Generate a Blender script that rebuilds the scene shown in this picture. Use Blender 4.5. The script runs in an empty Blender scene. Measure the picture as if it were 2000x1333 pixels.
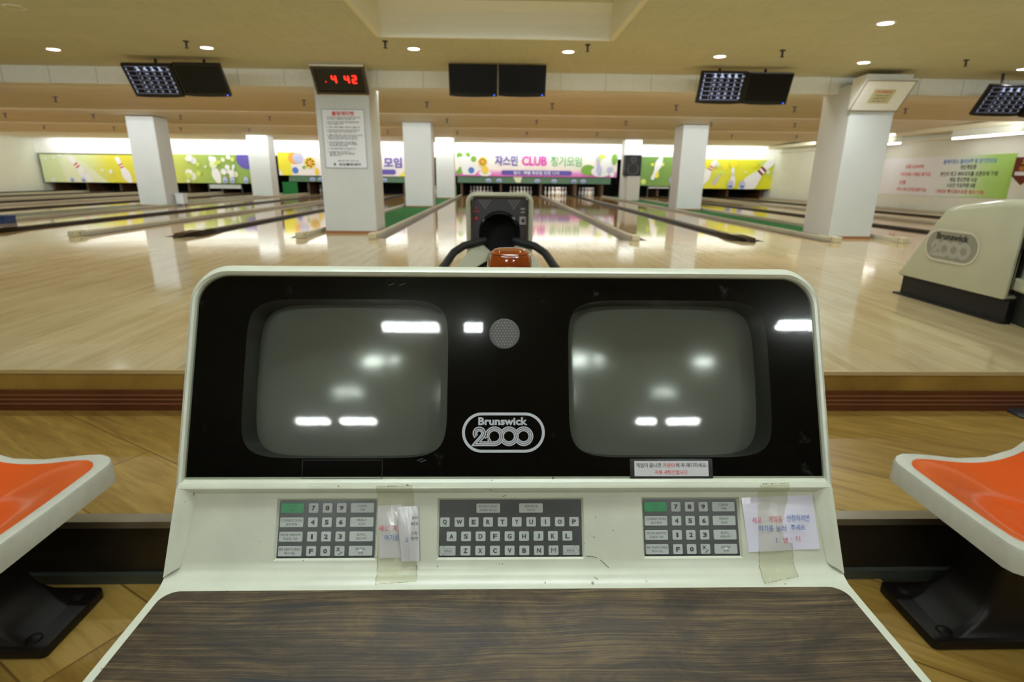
import bpy, bmesh, math, random
from mathutils import Vector, Matrix
random.seed(7)
S = bpy.context.scene
C = S.collection
PI = math.pi
R = math.radians

# ------------------------------------------------------------------ camera
H = 0.80                                   # camera height above the approach
FPX = 1072.35
YAW, PITCH, ROLL = R(1.4058885), R(16.66954864), R(0.60973651)
f0 = Vector((math.sin(YAW), math.cos(YAW), 0)); r0 = Vector((math.cos(YAW), -math.sin(YAW), 0)); u0 = Vector((0, 0, 1))
FW = math.cos(PITCH) * f0 - math.sin(PITCH) * u0
UP0 = math.cos(PITCH) * u0 + math.sin(PITCH) * f0
RT = math.cos(ROLL) * r0 + math.sin(ROLL) * UP0
UP = -math.sin(ROLL) * r0 + math.cos(ROLL) * UP0
cam = bpy.data.cameras.new('camera'); co = bpy.data.objects.new('camera', cam); C.objects.link(co)
m = Matrix((RT, UP, -FW)).transposed().to_4x4(); m.translation = Vector((0, 0, H)); co.matrix_world = m
cam.sensor_width = 36; cam.lens = FPX * 36 / 2000; cam.clip_start = .01; cam.clip_end = 200
cam.dof.use_dof = True; cam.dof.focus_distance = .76; cam.dof.aperture_fstop = 6.3
S.camera = co

def ray(px, py): return FW + (px - 1000) / FPX * RT + (666.5 - py) / FPX * UP
def on_z(px, py, z=0): v = ray(px, py); return Vector((0, 0, H)) + v * ((z - H) / v.z)
def at(px, py, Y): v = ray(px, py); return Vector((0, 0, H)) + v * (Y / v.y)
def on_x(px, py, X): v = ray(px, py); return Vector((0, 0, H)) + v * (X / v.x)

# ------------------------------------------------------------------ world, exposure
w = bpy.data.worlds.new('world'); S.world = w; w.use_nodes = True
w.node_tree.nodes['Background'].inputs[0].default_value = (.9, .95, 1, 1)
w.node_tree.nodes['Background'].inputs[1].default_value = 0.02
S.view_settings.view_transform = 'Standard'; S.view_settings.look = 'None'
S.view_settings.exposure = 0.0; S.view_settings.gamma = 1; S.view_settings.use_curve_mapping = False
try:
    S.cycles.max_bounces = 10; S.cycles.diffuse_bounces = 5; S.cycles.glossy_bounces = 5; S.cycles.transparent_max_bounces = 12
    S.cycles.sample_clamp_indirect = 6; S.cycles.caustics_reflective = False; S.cycles.caustics_refractive = False
except Exception: pass

CZ = 2.15        # ceiling height over the settee and approach
def area(name, loc, size, sizey, power, rot=(0, 0, 0), col=(1, .97, .88), spread=180):
    l = bpy.data.lights.new(name, 'AREA'); l.shape = 'RECTANGLE'; l.size = size; l.size_y = sizey; l.energy = power; l.color = col; l.spread = R(spread)
    o = bpy.data.objects.new(name, l); C.objects.link(o); o.location = loc; o.rotation_euler = rot
    return o
WARM = (.93, .98, 1); COOL = (.86, .97, 1)
# strip lights hidden on the far side of each sawtooth ceiling edge, shining down the lanes
for i, (Y, z) in enumerate([(8.52, 2.06), (12.34, 2.11), (16.34, 2.14), (20.44, 2.14)]):
    area('lane_strip_light', (-3.8, Y, z), 30, .10, 250, (R(84), 0, 0), WARM)
# masking unit lights just behind the last ceiling edge
area('mask_strip_light', (-3.6, 24.05, 2.17), 30, .12, 165, (R(50), 0, 0), (.96, .99, 1))
# fill lights added to brighten the settee and approach, above the frame
for X in (-9, -5.4, -1.8, 1.8, 5.4, 9):
    area('approach_fill_light', (X, 3.0 if abs(X) < 2 else 4.1, 2.10), 2.2, .3, 42 if abs(X) < 5 else 28, (R(42), 0, 0), COOL)
for X in (-2.4, 0, 2.4):  # added fill over console and chairs, no real fitting here
    area('settee_fill_light', (X, .9, 2.10), 1.5, .3, 23 if X == 0 else 15, (0, 0, 0), COOL)

# lamps over two of the pin decks, behind the masks
for X, e_ in ((2.56, 9), (-3.37, 6), (.93, 1.5), (3.9, 2.5)):
    area('pin_deck_light', (X, 24.75, .95), .9, .1, e_, (R(25), 0, 0), (1, 1, 1))

# ------------------------------------------------------------------ materials
MATS = {}
def srgb(r, g, b):
    f = lambda c: (c / 255 / 12.92) if c / 255 <= .04045 else ((c / 255 + .055) / 1.055) ** 2.4
    return (f(r), f(g), f(b), 1)
def mat(name, col, rough=.5, metal=0, spec=.5, emit=0, noise=0, nscale=8, coat=0, bump=0, bscale=60, stretch=None, ior=None):
    if name in MATS: return MATS[name]
    M = bpy.data.materials.new(name); M.use_nodes = True; nt = M.node_tree; b = nt.nodes['Principled BSDF']
    b.inputs['Base Color'].default_value = col; b.inputs['Roughness'].default_value = rough
    b.inputs['Metallic'].default_value = metal; b.inputs['Specular IOR Level'].default_value = spec
    b.inputs['Coat Weight'].default_value = coat; b.inputs['Coat Roughness'].default_value = .08
    if ior: b.inputs['IOR'].default_value = ior
    if emit:
        b.inputs['Emission Color'].default_value = col; b.inputs['Emission Strength'].default_value = emit
    if noise or bump:
        tc = nt.nodes.new('ShaderNodeTexCoord'); mp = nt.nodes.new('ShaderNodeMapping')
        nt.links.new(tc.outputs['Object'], mp.inputs[0])
        if stretch: mp.inputs['Scale'].default_value = stretch
    if noise:
        n = nt.nodes.new('ShaderNodeTexNoise'); n.inputs['Scale'].default_value = nscale; n.inputs['Detail'].default_value = 5
        nt.links.new(mp.outputs[0], n.inputs['Vector'])
        cr = nt.nodes.new('ShaderNodeValToRGB'); cr.color_ramp.elements[0].position = .3; cr.color_ramp.elements[1].position = .7
        cr.color_ramp.elements[0].color = tuple(c * (1 - noise) for c in col[:3]) + (1,)
        cr.color_ramp.elements[1].color = tuple(min(1, c * (1 + noise)) for c in col[:3]) + (1,)
        nt.links.new(n.outputs['Fac'], cr.inputs[0]); nt.links.new(cr.outputs[0], b.inputs['Base Color'])
    if bump:
        n2 = nt.nodes.new('ShaderNodeTexNoise'); n2.inputs['Scale'].default_value = bscale; n2.inputs['Detail'].default_value = 4
        nt.links.new(mp.outputs[0], n2.inputs['Vector'])
        bp = nt.nodes.new('ShaderNodeBump'); bp.inputs['Strength'].default_value = bump; bp.inputs['Distance'].default_value = .01
        nt.links.new(n2.outputs['Fac'], bp.inputs['Height']); nt.links.new(bp.outputs[0], b.inputs['Normal'])
    MATS[name] = M; return M

def wood(name, cols, rough, plank=(.06, 2.0), axis='Y', grain=1.0, coat=0, spec=.5, seam=.5, rot=0, gscale=30, rough_noise=0):
    """planks with per-plank tone, fine grain along the plank and dark seams"""
    if name in MATS: return MATS[name]
    M = bpy.data.materials.new(name); M.use_nodes = True; nt = M.node_tree; N = nt.nodes; L = nt.links; b = N['Principled BSDF']
    tc = N.new('ShaderNodeTexCoord'); mp = N.new('ShaderNodeMapping'); L.new(tc.outputs['Object'], mp.inputs[0])
    # brick texture rows run along its X, so turn the lane direction onto X
    mp.inputs['Rotation'].default_value = (0, 0, (PI / 2 if axis == 'Y' else 0) + rot)
    br = N.new('ShaderNodeTexBrick'); L.new(mp.outputs[0], br.inputs['Vector'])
    br.inputs['Scale'].default_value = 1; br.inputs['Brick Width'].default_value = plank[1]; br.inputs['Row Height'].default_value = plank[0]
    br.inputs['Mortar Size'].default_value = plank[0] * .012; br.inputs['Mortar Smooth'].default_value = .3; br.inputs['Bias'].default_value = 0
    br.inputs['Color1'].default_value = (0, 0, 0, 1); br.inputs['Color2'].default_value = (1, 1, 1, 1); br.inputs['Mortar'].default_value = (.5, .5, .5, 1)
    br.offset = .37
    mp2 = N.new('ShaderNodeMapping'); L.new(mp.outputs[0], mp2.inputs[0]); mp2.inputs['Scale'].default_value = (1.2, gscale / 2, 1)
    n = N.new('ShaderNodeTexNoise'); n.inputs['Scale'].default_value = 3; n.inputs['Detail'].default_value = 8; n.inputs['Roughness'].default_value = .65
    n.inputs['Distortion'].default_value = .6
    L.new(mp2.outputs[0], n.inputs['Vector'])
    big = N.new('ShaderNodeTexNoise'); big.inputs['Scale'].default_value = 1.5; L.new(mp.outputs[0], big.inputs['Vector'])
    ad = N.new('ShaderNodeMath'); ad.operation = 'MULTIPLY_ADD'; L.new(br.outputs['Color'], ad.inputs[0]); ad.inputs[1].default_value = .30
    L.new(n.outputs['Fac'], ad.inputs[2])
    ad2 = N.new('ShaderNodeMath'); ad2.operation = 'MULTIPLY_ADD'; L.new(big.outputs['Fac'], ad2.inputs[0]); ad2.inputs[1].default_value = .35; L.new(ad.outputs[0], ad2.inputs[2])
    cr = N.new('ShaderNodeValToRGB'); L.new(ad2.outputs[0], cr.inputs[0])
    e = cr.color_ramp.elements; e[0].position = .80 - .25 * grain; e[1].position = .80 + .25 * grain; e[0].color = cols[0]; e[1].color = cols[-1]
    if len(cols) == 3: x = e.new(.80); x.color = cols[1]
    mx = N.new('ShaderNodeMix'); mx.data_type = 'RGBA'; L.new(br.outputs['Fac'], mx.inputs[0]); L.new(cr.outputs[0], mx.inputs[6])
    mx.inputs[7].default_value = tuple(c * (1 - seam) for c in cols[0][:3]) + (1,)
    L.new(mx.outputs[2], b.inputs['Base Color'])
    b.inputs['Roughness'].default_value = rough; b.inputs['Coat Weight'].default_value = coat; b.inputs['Coat Roughness'].default_value = .04
    b.inputs['Specular IOR Level'].default_value = spec
    if rough_noise:
        mr = N.new('ShaderNodeMapRange'); L.new(big.outputs['Fac'], mr.inputs[0]); mr.inputs[1].default_value = .3; mr.inputs[2].default_value = .7
        mr.inputs[3].default_value = rough; mr.inputs[4].default_value = rough + rough_noise; L.new(mr.outputs[0], b.inputs['Roughness'])
    MATS[name] = M; return M

shell = mat('ivory_plastic', srgb(206, 209, 188), .28, noise=.05, nscale=18, bump=.02, bscale=160)
def grime(M, scale, lo, hi, dark):
    nt = M.node_tree; b = nt.nodes['Principled BSDF']; L = nt.links
    tc = nt.nodes.new('ShaderNodeTexCoord'); n = nt.nodes.new('ShaderNodeTexNoise'); n.inputs['Scale'].default_value = scale; n.inputs['Detail'].default_value = 3
    L.new(tc.outputs['Object'], n.inputs['Vector'])
    cr = nt.nodes.new('ShaderNodeValToRGB'); cr.color_ramp.elements[0].position = lo; cr.color_ramp.elements[1].position = hi
    L.new(n.outputs['Fac'], cr.inputs[0])
    mx = nt.nodes.new('ShaderNodeMix'); mx.data_type = 'RGBA'; L.new(cr.outputs[0], mx.inputs[0])
    src = b.inputs['Base Color'].links[0].from_socket
    L.new(src, mx.inputs[6]); mx.inputs[7].default_value = dark
    L.new(mx.outputs[2], b.inputs['Base Color'])
grime(shell, 90, .735, .76, srgb(110, 100, 75))
shell2 = mat('ivory_plastic_return', srgb(182, 180, 154), .22, noise=.03)
black_gloss = mat('black_gloss', srgb(12, 12, 11), .12)
black_matt = mat('black_matt', srgb(14, 13, 11), .6)
dark_brown = mat('dark_brown_metal', srgb(34, 27, 22), .38, noise=.2, nscale=20)
white_wall = mat('white_wall', srgb(222, 224, 210), .6, noise=.02, nscale=2)
pillar_m = mat('pillar_paint', srgb(202, 206, 204), .42, noise=.02, nscale=3, bump=.03, bscale=200)
beam_m = mat('beam_board', srgb(236, 235, 226), .6, noise=.03, nscale=30, bump=.1, bscale=120)
cream = mat('cream_paint', srgb(236, 231, 205), .6)
lane_ceil = mat('lane_ceiling', srgb(236, 226, 202), .65, noise=.05, nscale=1.2, stretch=(.25, 1.5, 1))
floor_m = wood('approach_boards', [srgb(176, 155, 112), srgb(189, 169, 126), srgb(197, 179, 138)], .06, (.055, 1.1), grain=.9, spec=.62, seam=.14, rough_noise=.05)
lane_m = wood('lane_boards', [srgb(176, 138, 82), srgb(194, 158, 102), srgb(204, 172, 118)], .06, (.03, 3), grain=.6, spec=.55, seam=.15)
vinyl = wood('yellow_vinyl', [srgb(124, 94, 42), srgb(156, 124, 58), srgb(178, 146, 76)], .33, (.30, 1.5), axis='X', rot=.55, grain=1.1, seam=.12, spec=.35, gscale=22)
fascia_m = wood('fascia_board', [srgb(126, 94, 38), srgb(158, 124, 56)], .4, (.4, 6), axis='X', grain=.8, seam=.1)
red_vinyl = mat('brown_nosing', srgb(92, 50, 26), .35, noise=.12)
red_vinyl2 = mat('brown_nosing_ridge', srgb(140, 92, 66), .35)
alu = mat('aluminium', srgb(160, 154, 140), .33, .8, noise=.1)
riser_m = mat('dark_riser', srgb(38, 31, 18), .4, noise=.2)
def desk_mat():
    M = bpy.data.materials.new('desk_laminate'); M.use_nodes = True; nt = M.node_tree; N = nt.nodes; L = nt.links; b = N['Principled BSDF']
    tc = N.new('ShaderNodeTexCoord')
    wn = N.new('ShaderNodeTexNoise'); wn.inputs['Scale'].default_value = 1; wn.inputs['Detail'].default_value = 2
    wm = N.new('ShaderNodeMapping'); wm.inputs['Scale'].default_value = (3.5, 9, 1); L.new(tc.outputs['Object'], wm.inputs[0]); L.new(wm.outputs[0], wn.inputs['Vector'])
    ws = N.new('ShaderNodeVectorMath'); ws.operation = 'MULTIPLY'; L.new(wn.outputs['Color'], ws.inputs[0]); ws.inputs[1].default_value = (0, .028, 0)
    wa = N.new('ShaderNodeVectorMath'); L.new(tc.outputs['Object'], wa.inputs[0]); L.new(ws.outputs[0], wa.inputs[1])
    def noise(scale, sc, det, rough=.6, dist=0):
        mp = N.new('ShaderNodeMapping'); mp.inputs['Scale'].default_value = sc; L.new(wa.outputs[0], mp.inputs[0])
        n = N.new('ShaderNodeTexNoise'); n.inputs['Scale'].default_value = scale; n.inputs['Detail'].default_value = det; n.inputs['Roughness'].default_value = rough; n.inputs['Distortion'].default_value = dist
        L.new(mp.outputs[0], n.inputs['Vector']); return n
    fine = noise(1, (5, 560, 1), 6, .75, .2); big = noise(1, (9, 20, 1), 6, .7, .8); streak = noise(1, (1.4, 38, 1), 2, .5, .4)
    ad = N.new('ShaderNodeMath'); ad.operation = 'MULTIPLY_ADD'; L.new(big.outputs['Fac'], ad.inputs[0]); ad.inputs[1].default_value = .6; L.new(fine.outputs['Fac'], ad.inputs[2])
    cr = N.new('ShaderNodeValToRGB'); L.new(ad.outputs[0], cr.inputs[0]); e = cr.color_ramp.elements
    e[0].position = .62; e[0].color = srgb(26, 21, 15); e[1].position = .98; e[1].color = srgb(116, 97, 62)
    x = e.new(.80); x.color = srgb(64, 51, 34)
    c2 = N.new('ShaderNodeValToRGB'); L.new(streak.outputs['Fac'], c2.inputs[0]); c2.color_ramp.elements[0].position = .28; c2.color_ramp.elements[1].position = .325
    mx = N.new('ShaderNodeMix'); mx.data_type = 'RGBA'; L.new(c2.outputs[0], mx.inputs[0]); mx.inputs[6].default_value = srgb(34, 36, 38); L.new(cr.outputs[0], mx.inputs[7])
    L.new(mx.outputs[2], b.inputs['Base Color']); b.inputs['Roughness'].default_value = .42; b.inputs['Specular IOR Level'].default_value = .4
    bp = N.new('ShaderNodeBump'); bp.inputs['Strength'].default_value = .6; bp.inputs['Distance'].default_value = .0006; L.new(fine.outputs['Fac'], bp.inputs['Height']); L.new(bp.outputs[0], b.inputs['Normal'])
    return M
desk_wood = desk_mat()
green_carpet = mat('green_carpet', srgb(30, 112, 52), .95, noise=.15, nscale=90, bump=.5, bscale=200)
rail_m = mat('rail_grey', srgb(190, 184, 162), .35, noise=.08)
gutter_m = mat('gutter_grey', srgb(120, 110, 94), .35, noise=.1)
gutter_dark = mat('gutter_dark', srgb(46, 38, 28), .4, noise=.1)
cap_m = mat('cream_cap', srgb(196, 188, 158), .4)
pin_m = mat('pin_white', srgb(235, 232, 224), .25)
pin_red = mat('pin_red', srgb(190, 40, 44), .3)
kick_m = mat('kickback', srgb(84, 58, 32), .5, noise=.1)
orange = mat('orange_shell', srgb(220, 92, 36), .16, noise=.02, coat=.4)
chair_rim = mat('chair_rim', srgb(200, 202, 188), .35, noise=.05, nscale=30)
dark_iron = mat('dark_iron', srgb(17, 13, 11), .42, spec=.3, noise=.2, bump=.03)
lamp_m = mat('lamp_glow', (1, .97, .9, 1), .5, emit=14)
tube_m = mat('tube_glow', (.93, 1, 1, 1), .5, emit=160)
chrome = mat('chrome', srgb(190, 190, 188), .15, 1)

# ceiling tiles with fine dark joints and mottling
def ceiling_mat():
    M = bpy.data.materials.new('ceiling_tiles'); M.use_nodes = True; nt = M.node_tree; N = nt.nodes; L = nt.links; b = N['Principled BSDF']
    tc = N.new('ShaderNodeTexCoord'); br = N.new('ShaderNodeTexBrick'); L.new(tc.outputs['Object'], br.inputs['Vector'])
    br.inputs['Scale'].default_value = 1; br.inputs['Brick Width'].default_value = .6; br.inputs['Row Height'].default_value = .3
    br.inputs['Mortar Size'].default_value = .0022; br.inputs['Color1'].default_value = srgb(203, 202, 172); br.inputs['Color2'].default_value = srgb(207, 206, 176)
    br.inputs['Mortar'].default_value = srgb(190, 178, 126)
    mp = N.new('ShaderNodeMapping'); mp.inputs['Scale'].default_value = (9, 2, 1); mp.inputs['Rotation'].default_value = (0, 0, .5); L.new(tc.outputs['Object'], mp.inputs[0])
    n = N.new('ShaderNodeTexNoise'); n.inputs['Scale'].default_value = 3; n.inputs['Detail'].default_value = 6; L.new(mp.outputs[0], n.inputs['Vector'])
    mx = N.new('ShaderNodeMix'); mx.data_type = 'RGBA'; mx.blend_type = 'MULTIPLY'; mx.inputs[0].default_value = .12
    cr = N.new('ShaderNodeValToRGB'); cr.color_ramp.elements[0].position = .35; cr.color_ramp.elements[0].color = (.55, .55, .5, 1); cr.color_ramp.elements[1].position = .6
    L.new(n.outputs['Fac'], cr.inputs[0]); L.new(br.outputs['Color'], mx.inputs[6]); L.new(cr.outputs[0], mx.inputs[7]); L.new(mx.outputs[2], b.inputs['Base Color'])
    b.inputs['Roughness'].default_value = .7
    return M
ceil_m = ceiling_mat()

# smoked front window: mirror-like with fine scratches, partly see-through
def glass_mat():
    M = bpy.data.materials.new('smoked_acrylic'); M.use_nodes = True; nt = M.node_tree; N = nt.nodes; L = nt.links
    N.remove(N['Principled BSDF']); out = N['Material Output']
    tr = N.new('ShaderNodeBsdfTransparent'); tr.inputs[0].default_value = (.66, .68, .64, 1)
    g1 = N.new('ShaderNodeBsdfGlossy'); g1.inputs['Roughness'].default_value = .035
    g2 = N.new('ShaderNodeBsdfGlossy'); g2.inputs['Roughness'].default_value = .12
    fr = N.new('ShaderNodeFresnel'); fr.inputs['IOR'].default_value = 1.36
    tc = N.new('ShaderNodeTexCoord'); mp = N.new('ShaderNodeMapping'); mp.inputs['Scale'].default_value = (6, 160, 160); L.new(tc.outputs['Object'], mp.inputs[0])
    n = N.new('ShaderNodeTexNoise'); n.inputs['Scale'].default_value = 4; n.inputs['Detail'].default_value = 5; L.new(mp.outputs[0], n.inputs['Vector'])
    bp = N.new('ShaderNodeBump'); bp.inputs['Strength'].default_value = .02; bp.inputs['Distance'].default_value = .001; L.new(n.outputs['Fac'], bp.inputs['Height'])
    L.new(bp.outputs[0], g2.inputs['Normal'])
    gm = N.new('ShaderNodeMixShader'); gm.inputs[0].default_value = .09; L.new(g1.outputs[0], gm.inputs[1]); L.new(g2.outputs[0], gm.inputs[2])
    mx = N.new('ShaderNodeMixShader'); L.new(fr.outputs[0], mx.inputs[0]); L.new(tr.outputs[0], mx.inputs[1]); L.new(gm.outputs[0], mx.inputs[2])
    # faint film of dust and hairline scratches
    n3 = N.new('ShaderNodeTexNoise'); n3.inputs['Scale'].default_value = 30; n3.inputs['Detail'].default_value = 9; n3.inputs['Roughness'].default_value = .75
    L.new(tc.outputs['Object'], n3.inputs['Vector'])
    cr = N.new('ShaderNodeValToRGB'); cr.color_ramp.elements[0].position = .62; cr.color_ramp.elements[1].position = .95
    cr.color_ramp.elements[0].color = (.001, .001, .001, 1); cr.color_ramp.elements[1].color = (.22, .22, .22, 1)
    L.new(n3.outputs['Fac'], cr.inputs[0])
    df = N.new('ShaderNodeBsdfDiffuse'); df.inputs[0].default_value = (.5, .52, .48, 1)
    m2 = N.new('ShaderNodeMixShader'); L.new(cr.outputs[0], m2.inputs[0]); L.new(mx.outputs[0], m2.inputs[1]); L.new(df.outputs[0], m2.inputs[2])
    L.new(m2.outputs[0], out.inputs[0])
    return M
glass_m = glass_mat()
def tape_mat(name, tint, film):
    M = bpy.data.materials.new(name); M.use_nodes = True; nt = M.node_tree; N = nt.nodes; L = nt.links
    b = N['Principled BSDF']; b.inputs['Base Color'].default_value = film; b.inputs['Roughness'].default_value = .12
    tr = N.new('ShaderNodeBsdfTransparent'); tr.inputs[0].default_value = tint
    tc = N.new('ShaderNodeTexCoord')
    n = N.new('ShaderNodeTexNoise'); n.inputs['Scale'].default_value = 60; n.inputs['Detail'].default_value = 3; L.new(tc.outputs['Object'], n.inputs['Vector'])
    bp = N.new('ShaderNodeBump'); bp.inputs['Strength'].default_value = .5; bp.inputs['Distance'].default_value = .003; L.new(n.outputs['Fac'], bp.inputs['Height']); L.new(bp.outputs[0], b.inputs['Normal'])
    mx = N.new('ShaderNodeMixShader'); mx.inputs[0].default_value = .18; L.new(tr.outputs[0], mx.inputs[1]); L.new(b.outputs[0], mx.inputs[2])
    L.new(mx.outputs[0], N['Material Output'].inputs[0]); return M
tape_m = tape_mat('clear_tape', (.95, .95, .89, 1), srgb(200, 198, 170))

def ramp_mat(name, stops, axis=0, rough=.5, noise=.0):
    """printed colour that runs along one object axis from 0 to 1 (generated coordinates)"""
    M = bpy.data.materials.new(name); M.use_nodes = True; nt = M.node_tree; N = nt.nodes; L = nt.links; b = N['Principled BSDF']
    tc = N.new('ShaderNodeTexCoord'); sp = N.new('ShaderNodeSeparateXYZ'); L.new(tc.outputs['Generated'], sp.inputs[0])
    n = N.new('ShaderNodeTexNoise'); n.inputs['Scale'].default_value = 5; L.new(tc.outputs['Generated'], n.inputs['Vector'])
    ad = N.new('ShaderNodeMath'); ad.operation = 'MULTIPLY_ADD'; L.new(n.outputs['Fac'], ad.inputs[0]); ad.inputs[1].default_value = noise; L.new(sp.outputs[axis], ad.inputs[2])
    cr = N.new('ShaderNodeValToRGB'); L.new(ad.outputs[0], cr.inputs[0]); e = cr.color_ramp.elements
    e[0].position = stops[0][0]; e[0].color = stops[0][1]; e[1].position = stops[-1][0]; e[1].color = stops[-1][1]
    for p, c in stops[1:-1]: x = e.new(p); x.color = c
    L.new(cr.outputs[0], b.inputs['Base Color']); b.inputs['Roughness'].default_value = rough; return M

# ------------------------------------------------------------------ mesh builder
class MB:
    def __init__(s): s.v = []; s.f = []; s.mi = []; s.mats = []; s.M = Matrix.Identity(4)
    def mid(s, m):
        if m not in s.mats: s.mats.append(m)
        return s.mats.index(m)
    def add(s, vs, fs, m):
        o = len(s.v); i = s.mid(m)
        s.v += [s.M @ Vector(v) for v in vs]; s.f += [tuple(o + k for k in f) for f in fs]; s.mi += [i] * len(fs); return s
    def box(s, x0, x1, y0, y1, z0, z1, m):
        vs = [(x, y, z) for z in (z0, z1) for y in (y0, y1) for x in (x0, x1)]
        return s.add(vs, [(0, 2, 3, 1), (4, 5, 7, 6), (0, 1, 5, 4), (2, 6, 7, 3), (0, 4, 6, 2), (1, 3, 7, 5)], m)
    def quad(s, a, b, c, d, m): return s.add([a, b, c, d], [(0, 1, 2, 3)], m)
    def prism(s, pts, a, b, m, axis=2):
        """closed outline pts (2D) extruded between a and b along an axis"""
        def P(p, h): q = list(p); q.insert(axis, h); return q
        n = len(pts); vs = [P(p, a) for p in pts] + [P(p, b) for p in pts]
        fs = [(i, (i + 1) % n, (i + 1) % n + n, i + n) for i in range(n)] + [tuple(range(n - 1, -1, -1)), tuple(range(n, 2 * n))]
        return s.add(vs, fs, m)
    def flat(s, pts, h, m, axis=2):
        def P(p): q = list(p); q.insert(axis, h); return q
        return s.add([P(p) for p in pts], [tuple(range(len(pts)))], m)
    def loft(s, loops, m, closed=True, cap0=False, cap1=False):
        n = len(loops[0]); vs = [v for l in loops for v in l]; fs = []
        for j in range(len(loops) - 1):
            for i in range(n if closed else n - 1):
                k = (i + 1) % n; fs.append((j * n + i, j * n + k, (j + 1) * n + k, (j + 1) * n + i))
        if cap0: fs.append(tuple(range(n - 1, -1, -1)))
        if cap1: fs.append(tuple((len(loops) - 1) * n + i for i in range(n)))
        return s.add(vs, fs, m)
    def lathe(s, prof, m, c=(0, 0, 0), n=24):
        loops = [[(c[0] + r * math.cos(2 * PI * i / n), c[1] + r * math.sin(2 * PI * i / n), c[2] + z) for i in range(n)] for r, z in prof]
        return s.loft(loops, m)
    def tube(s, path, r, m, n=10, cap=True):
        path = [Vector(p) for p in path]; loops = []; prev = None
        for i, p in enumerate(path):
            t = (path[min(i + 1, len(path) - 1)] - path[max(i - 1, 0)]).normalized()
            a = t.orthogonal().normalized() if prev is None else (prev - t * prev.dot(t)).normalized()
            prev = a; b = t.cross(a); rr = r[i] if isinstance(r, (list, tuple)) else r
            loops.append([p + rr * (math.cos(2 * PI * k / n) * a + math.sin(2 * PI * k / n) * b) for k in range(n)])
        return s.loft(loops, m, cap0=cap, cap1=cap)
    def build(s, name, parent=None, smooth=False, bevel=0, loc=None):
        me = bpy.data.meshes.new(name); me.from_pydata([tuple(v) for v in s.v], [], s.f)
        for mm in s.mats: me.materials.append(mm)
        for p, i in zip(me.polygons, s.mi): p.material_index = i
        me.validate(); me.update()
        bm = bmesh.new(); bm.from_mesh(me)
        if smooth or bevel: bmesh.ops.remove_doubles(bm, verts=bm.verts, dist=1e-6)
        bmesh.ops.recalc_face_normals(bm, faces=bm.faces)
        if bevel:
            es = [e for e in bm.edges if len(e.link_faces) == 2 and e.calc_face_angle(0) > .6]
            bmesh.ops.bevel(bm, geom=es, offset=bevel, segments=2, affect='EDGES', profile=.6)
        bm.to_mesh(me); bm.free()
        if smooth:
            for p in me.polygons: p.use_smooth = True
            try: me.set_sharp_from_angle(angle=R(38))
            except Exception: pass
        o = bpy.data.objects.new(name, me); C.objects.link(o)
        if parent: o.parent = parent
        if loc: o.location = loc
        return o

def tag(o, label=None, cat=None, group=None, kind=None):
    if label: o['label'] = label
    if cat: o['category'] = cat
    if group: o['group'] = group
    if kind: o['kind'] = kind
    return o
def empty(name, loc, label, cat, group=None, rz=0):
    o = bpy.data.objects.new(name, None); C.objects.link(o); o.location = loc; o.rotation_euler = (0, 0, rz); o.empty_display_size = .05
    return tag(o, label, cat, group)
def part(mb, name, root, **k):
    """build geometry given in world coordinates as a child of an un-rotated root"""
    o = mb.build(name, root, **k); L = Vector(root.location)
    p = root.parent
    while p: L = L + Vector(p.location); p = p.parent
    o.data.transform(Matrix.Translation(-L)); return o
def struct(mb, name, **k): return tag(mb.build(name, **k), kind='structure')
def copy_tree(o, parent=None):
    c = o.copy(); C.objects.link(c)
    if parent: c.parent = parent
    for ch in list(o.children): copy_tree(ch, c)
    return c

# ------------------------------------------------------------------ 2D outlines and lettering
def arc(cx, cy, r, a0, a1, n): return [(cx + r * math.cos(R(a0 + (a1 - a0) * i / n)), cy + r * math.sin(R(a0 + (a1 - a0) * i / n))) for i in range(n + 1)]
def rrect(x0, x1, y0, y1, r, n=6, rb=None):
    rb = r if rb is None else rb
    return arc(x1 - rb, y0 + rb, rb, -90, 0, n) + arc(x1 - r, y1 - r, r, 0, 90, n) + arc(x0 + r, y1 - r, r, 90, 180, n) + arc(x0 + rb, y0 + rb, rb, 180, 270, n)
def superell(cx, cy, a, b, p, n=64):
    o = []
    for i in range(n):
        t = 2 * PI * i / n; c, s_ = math.cos(t), math.sin(t)
        o.append((cx + a * math.copysign(abs(c) ** (2 / p), c), cy + b * math.copysign(abs(s_) ** (2 / p), s_)))
    return o
TXT = {}
def text_geo(body, bold=0.0):
    key = (body, bold)
    if key in TXT: return TXT[key]
    cu = bpy.data.curves.new('lettering', 'FONT'); cu.body = body; cu.size = 1; cu.resolution_u = 2; cu.offset = bold; cu.fill_mode = 'FRONT'
    cu.align_x = 'LEFT'
    ob = bpy.data.objects.new('lettering', cu); C.objects.link(ob)
    dg = bpy.context.evaluated_depsgraph_get(); me = bpy.data.meshes.new_from_object(ob.evaluated_get(dg))
    vs = [(v.co.x, v.co.y) for v in me.vertices]; fs = [tuple(p.vertices) for p in me.polygons]
    bpy.data.objects.remove(ob); bpy.data.curves.remove(cu); bpy.data.meshes.remove(me)
    TXT[key] = (vs, fs); return TXT[key]
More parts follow.
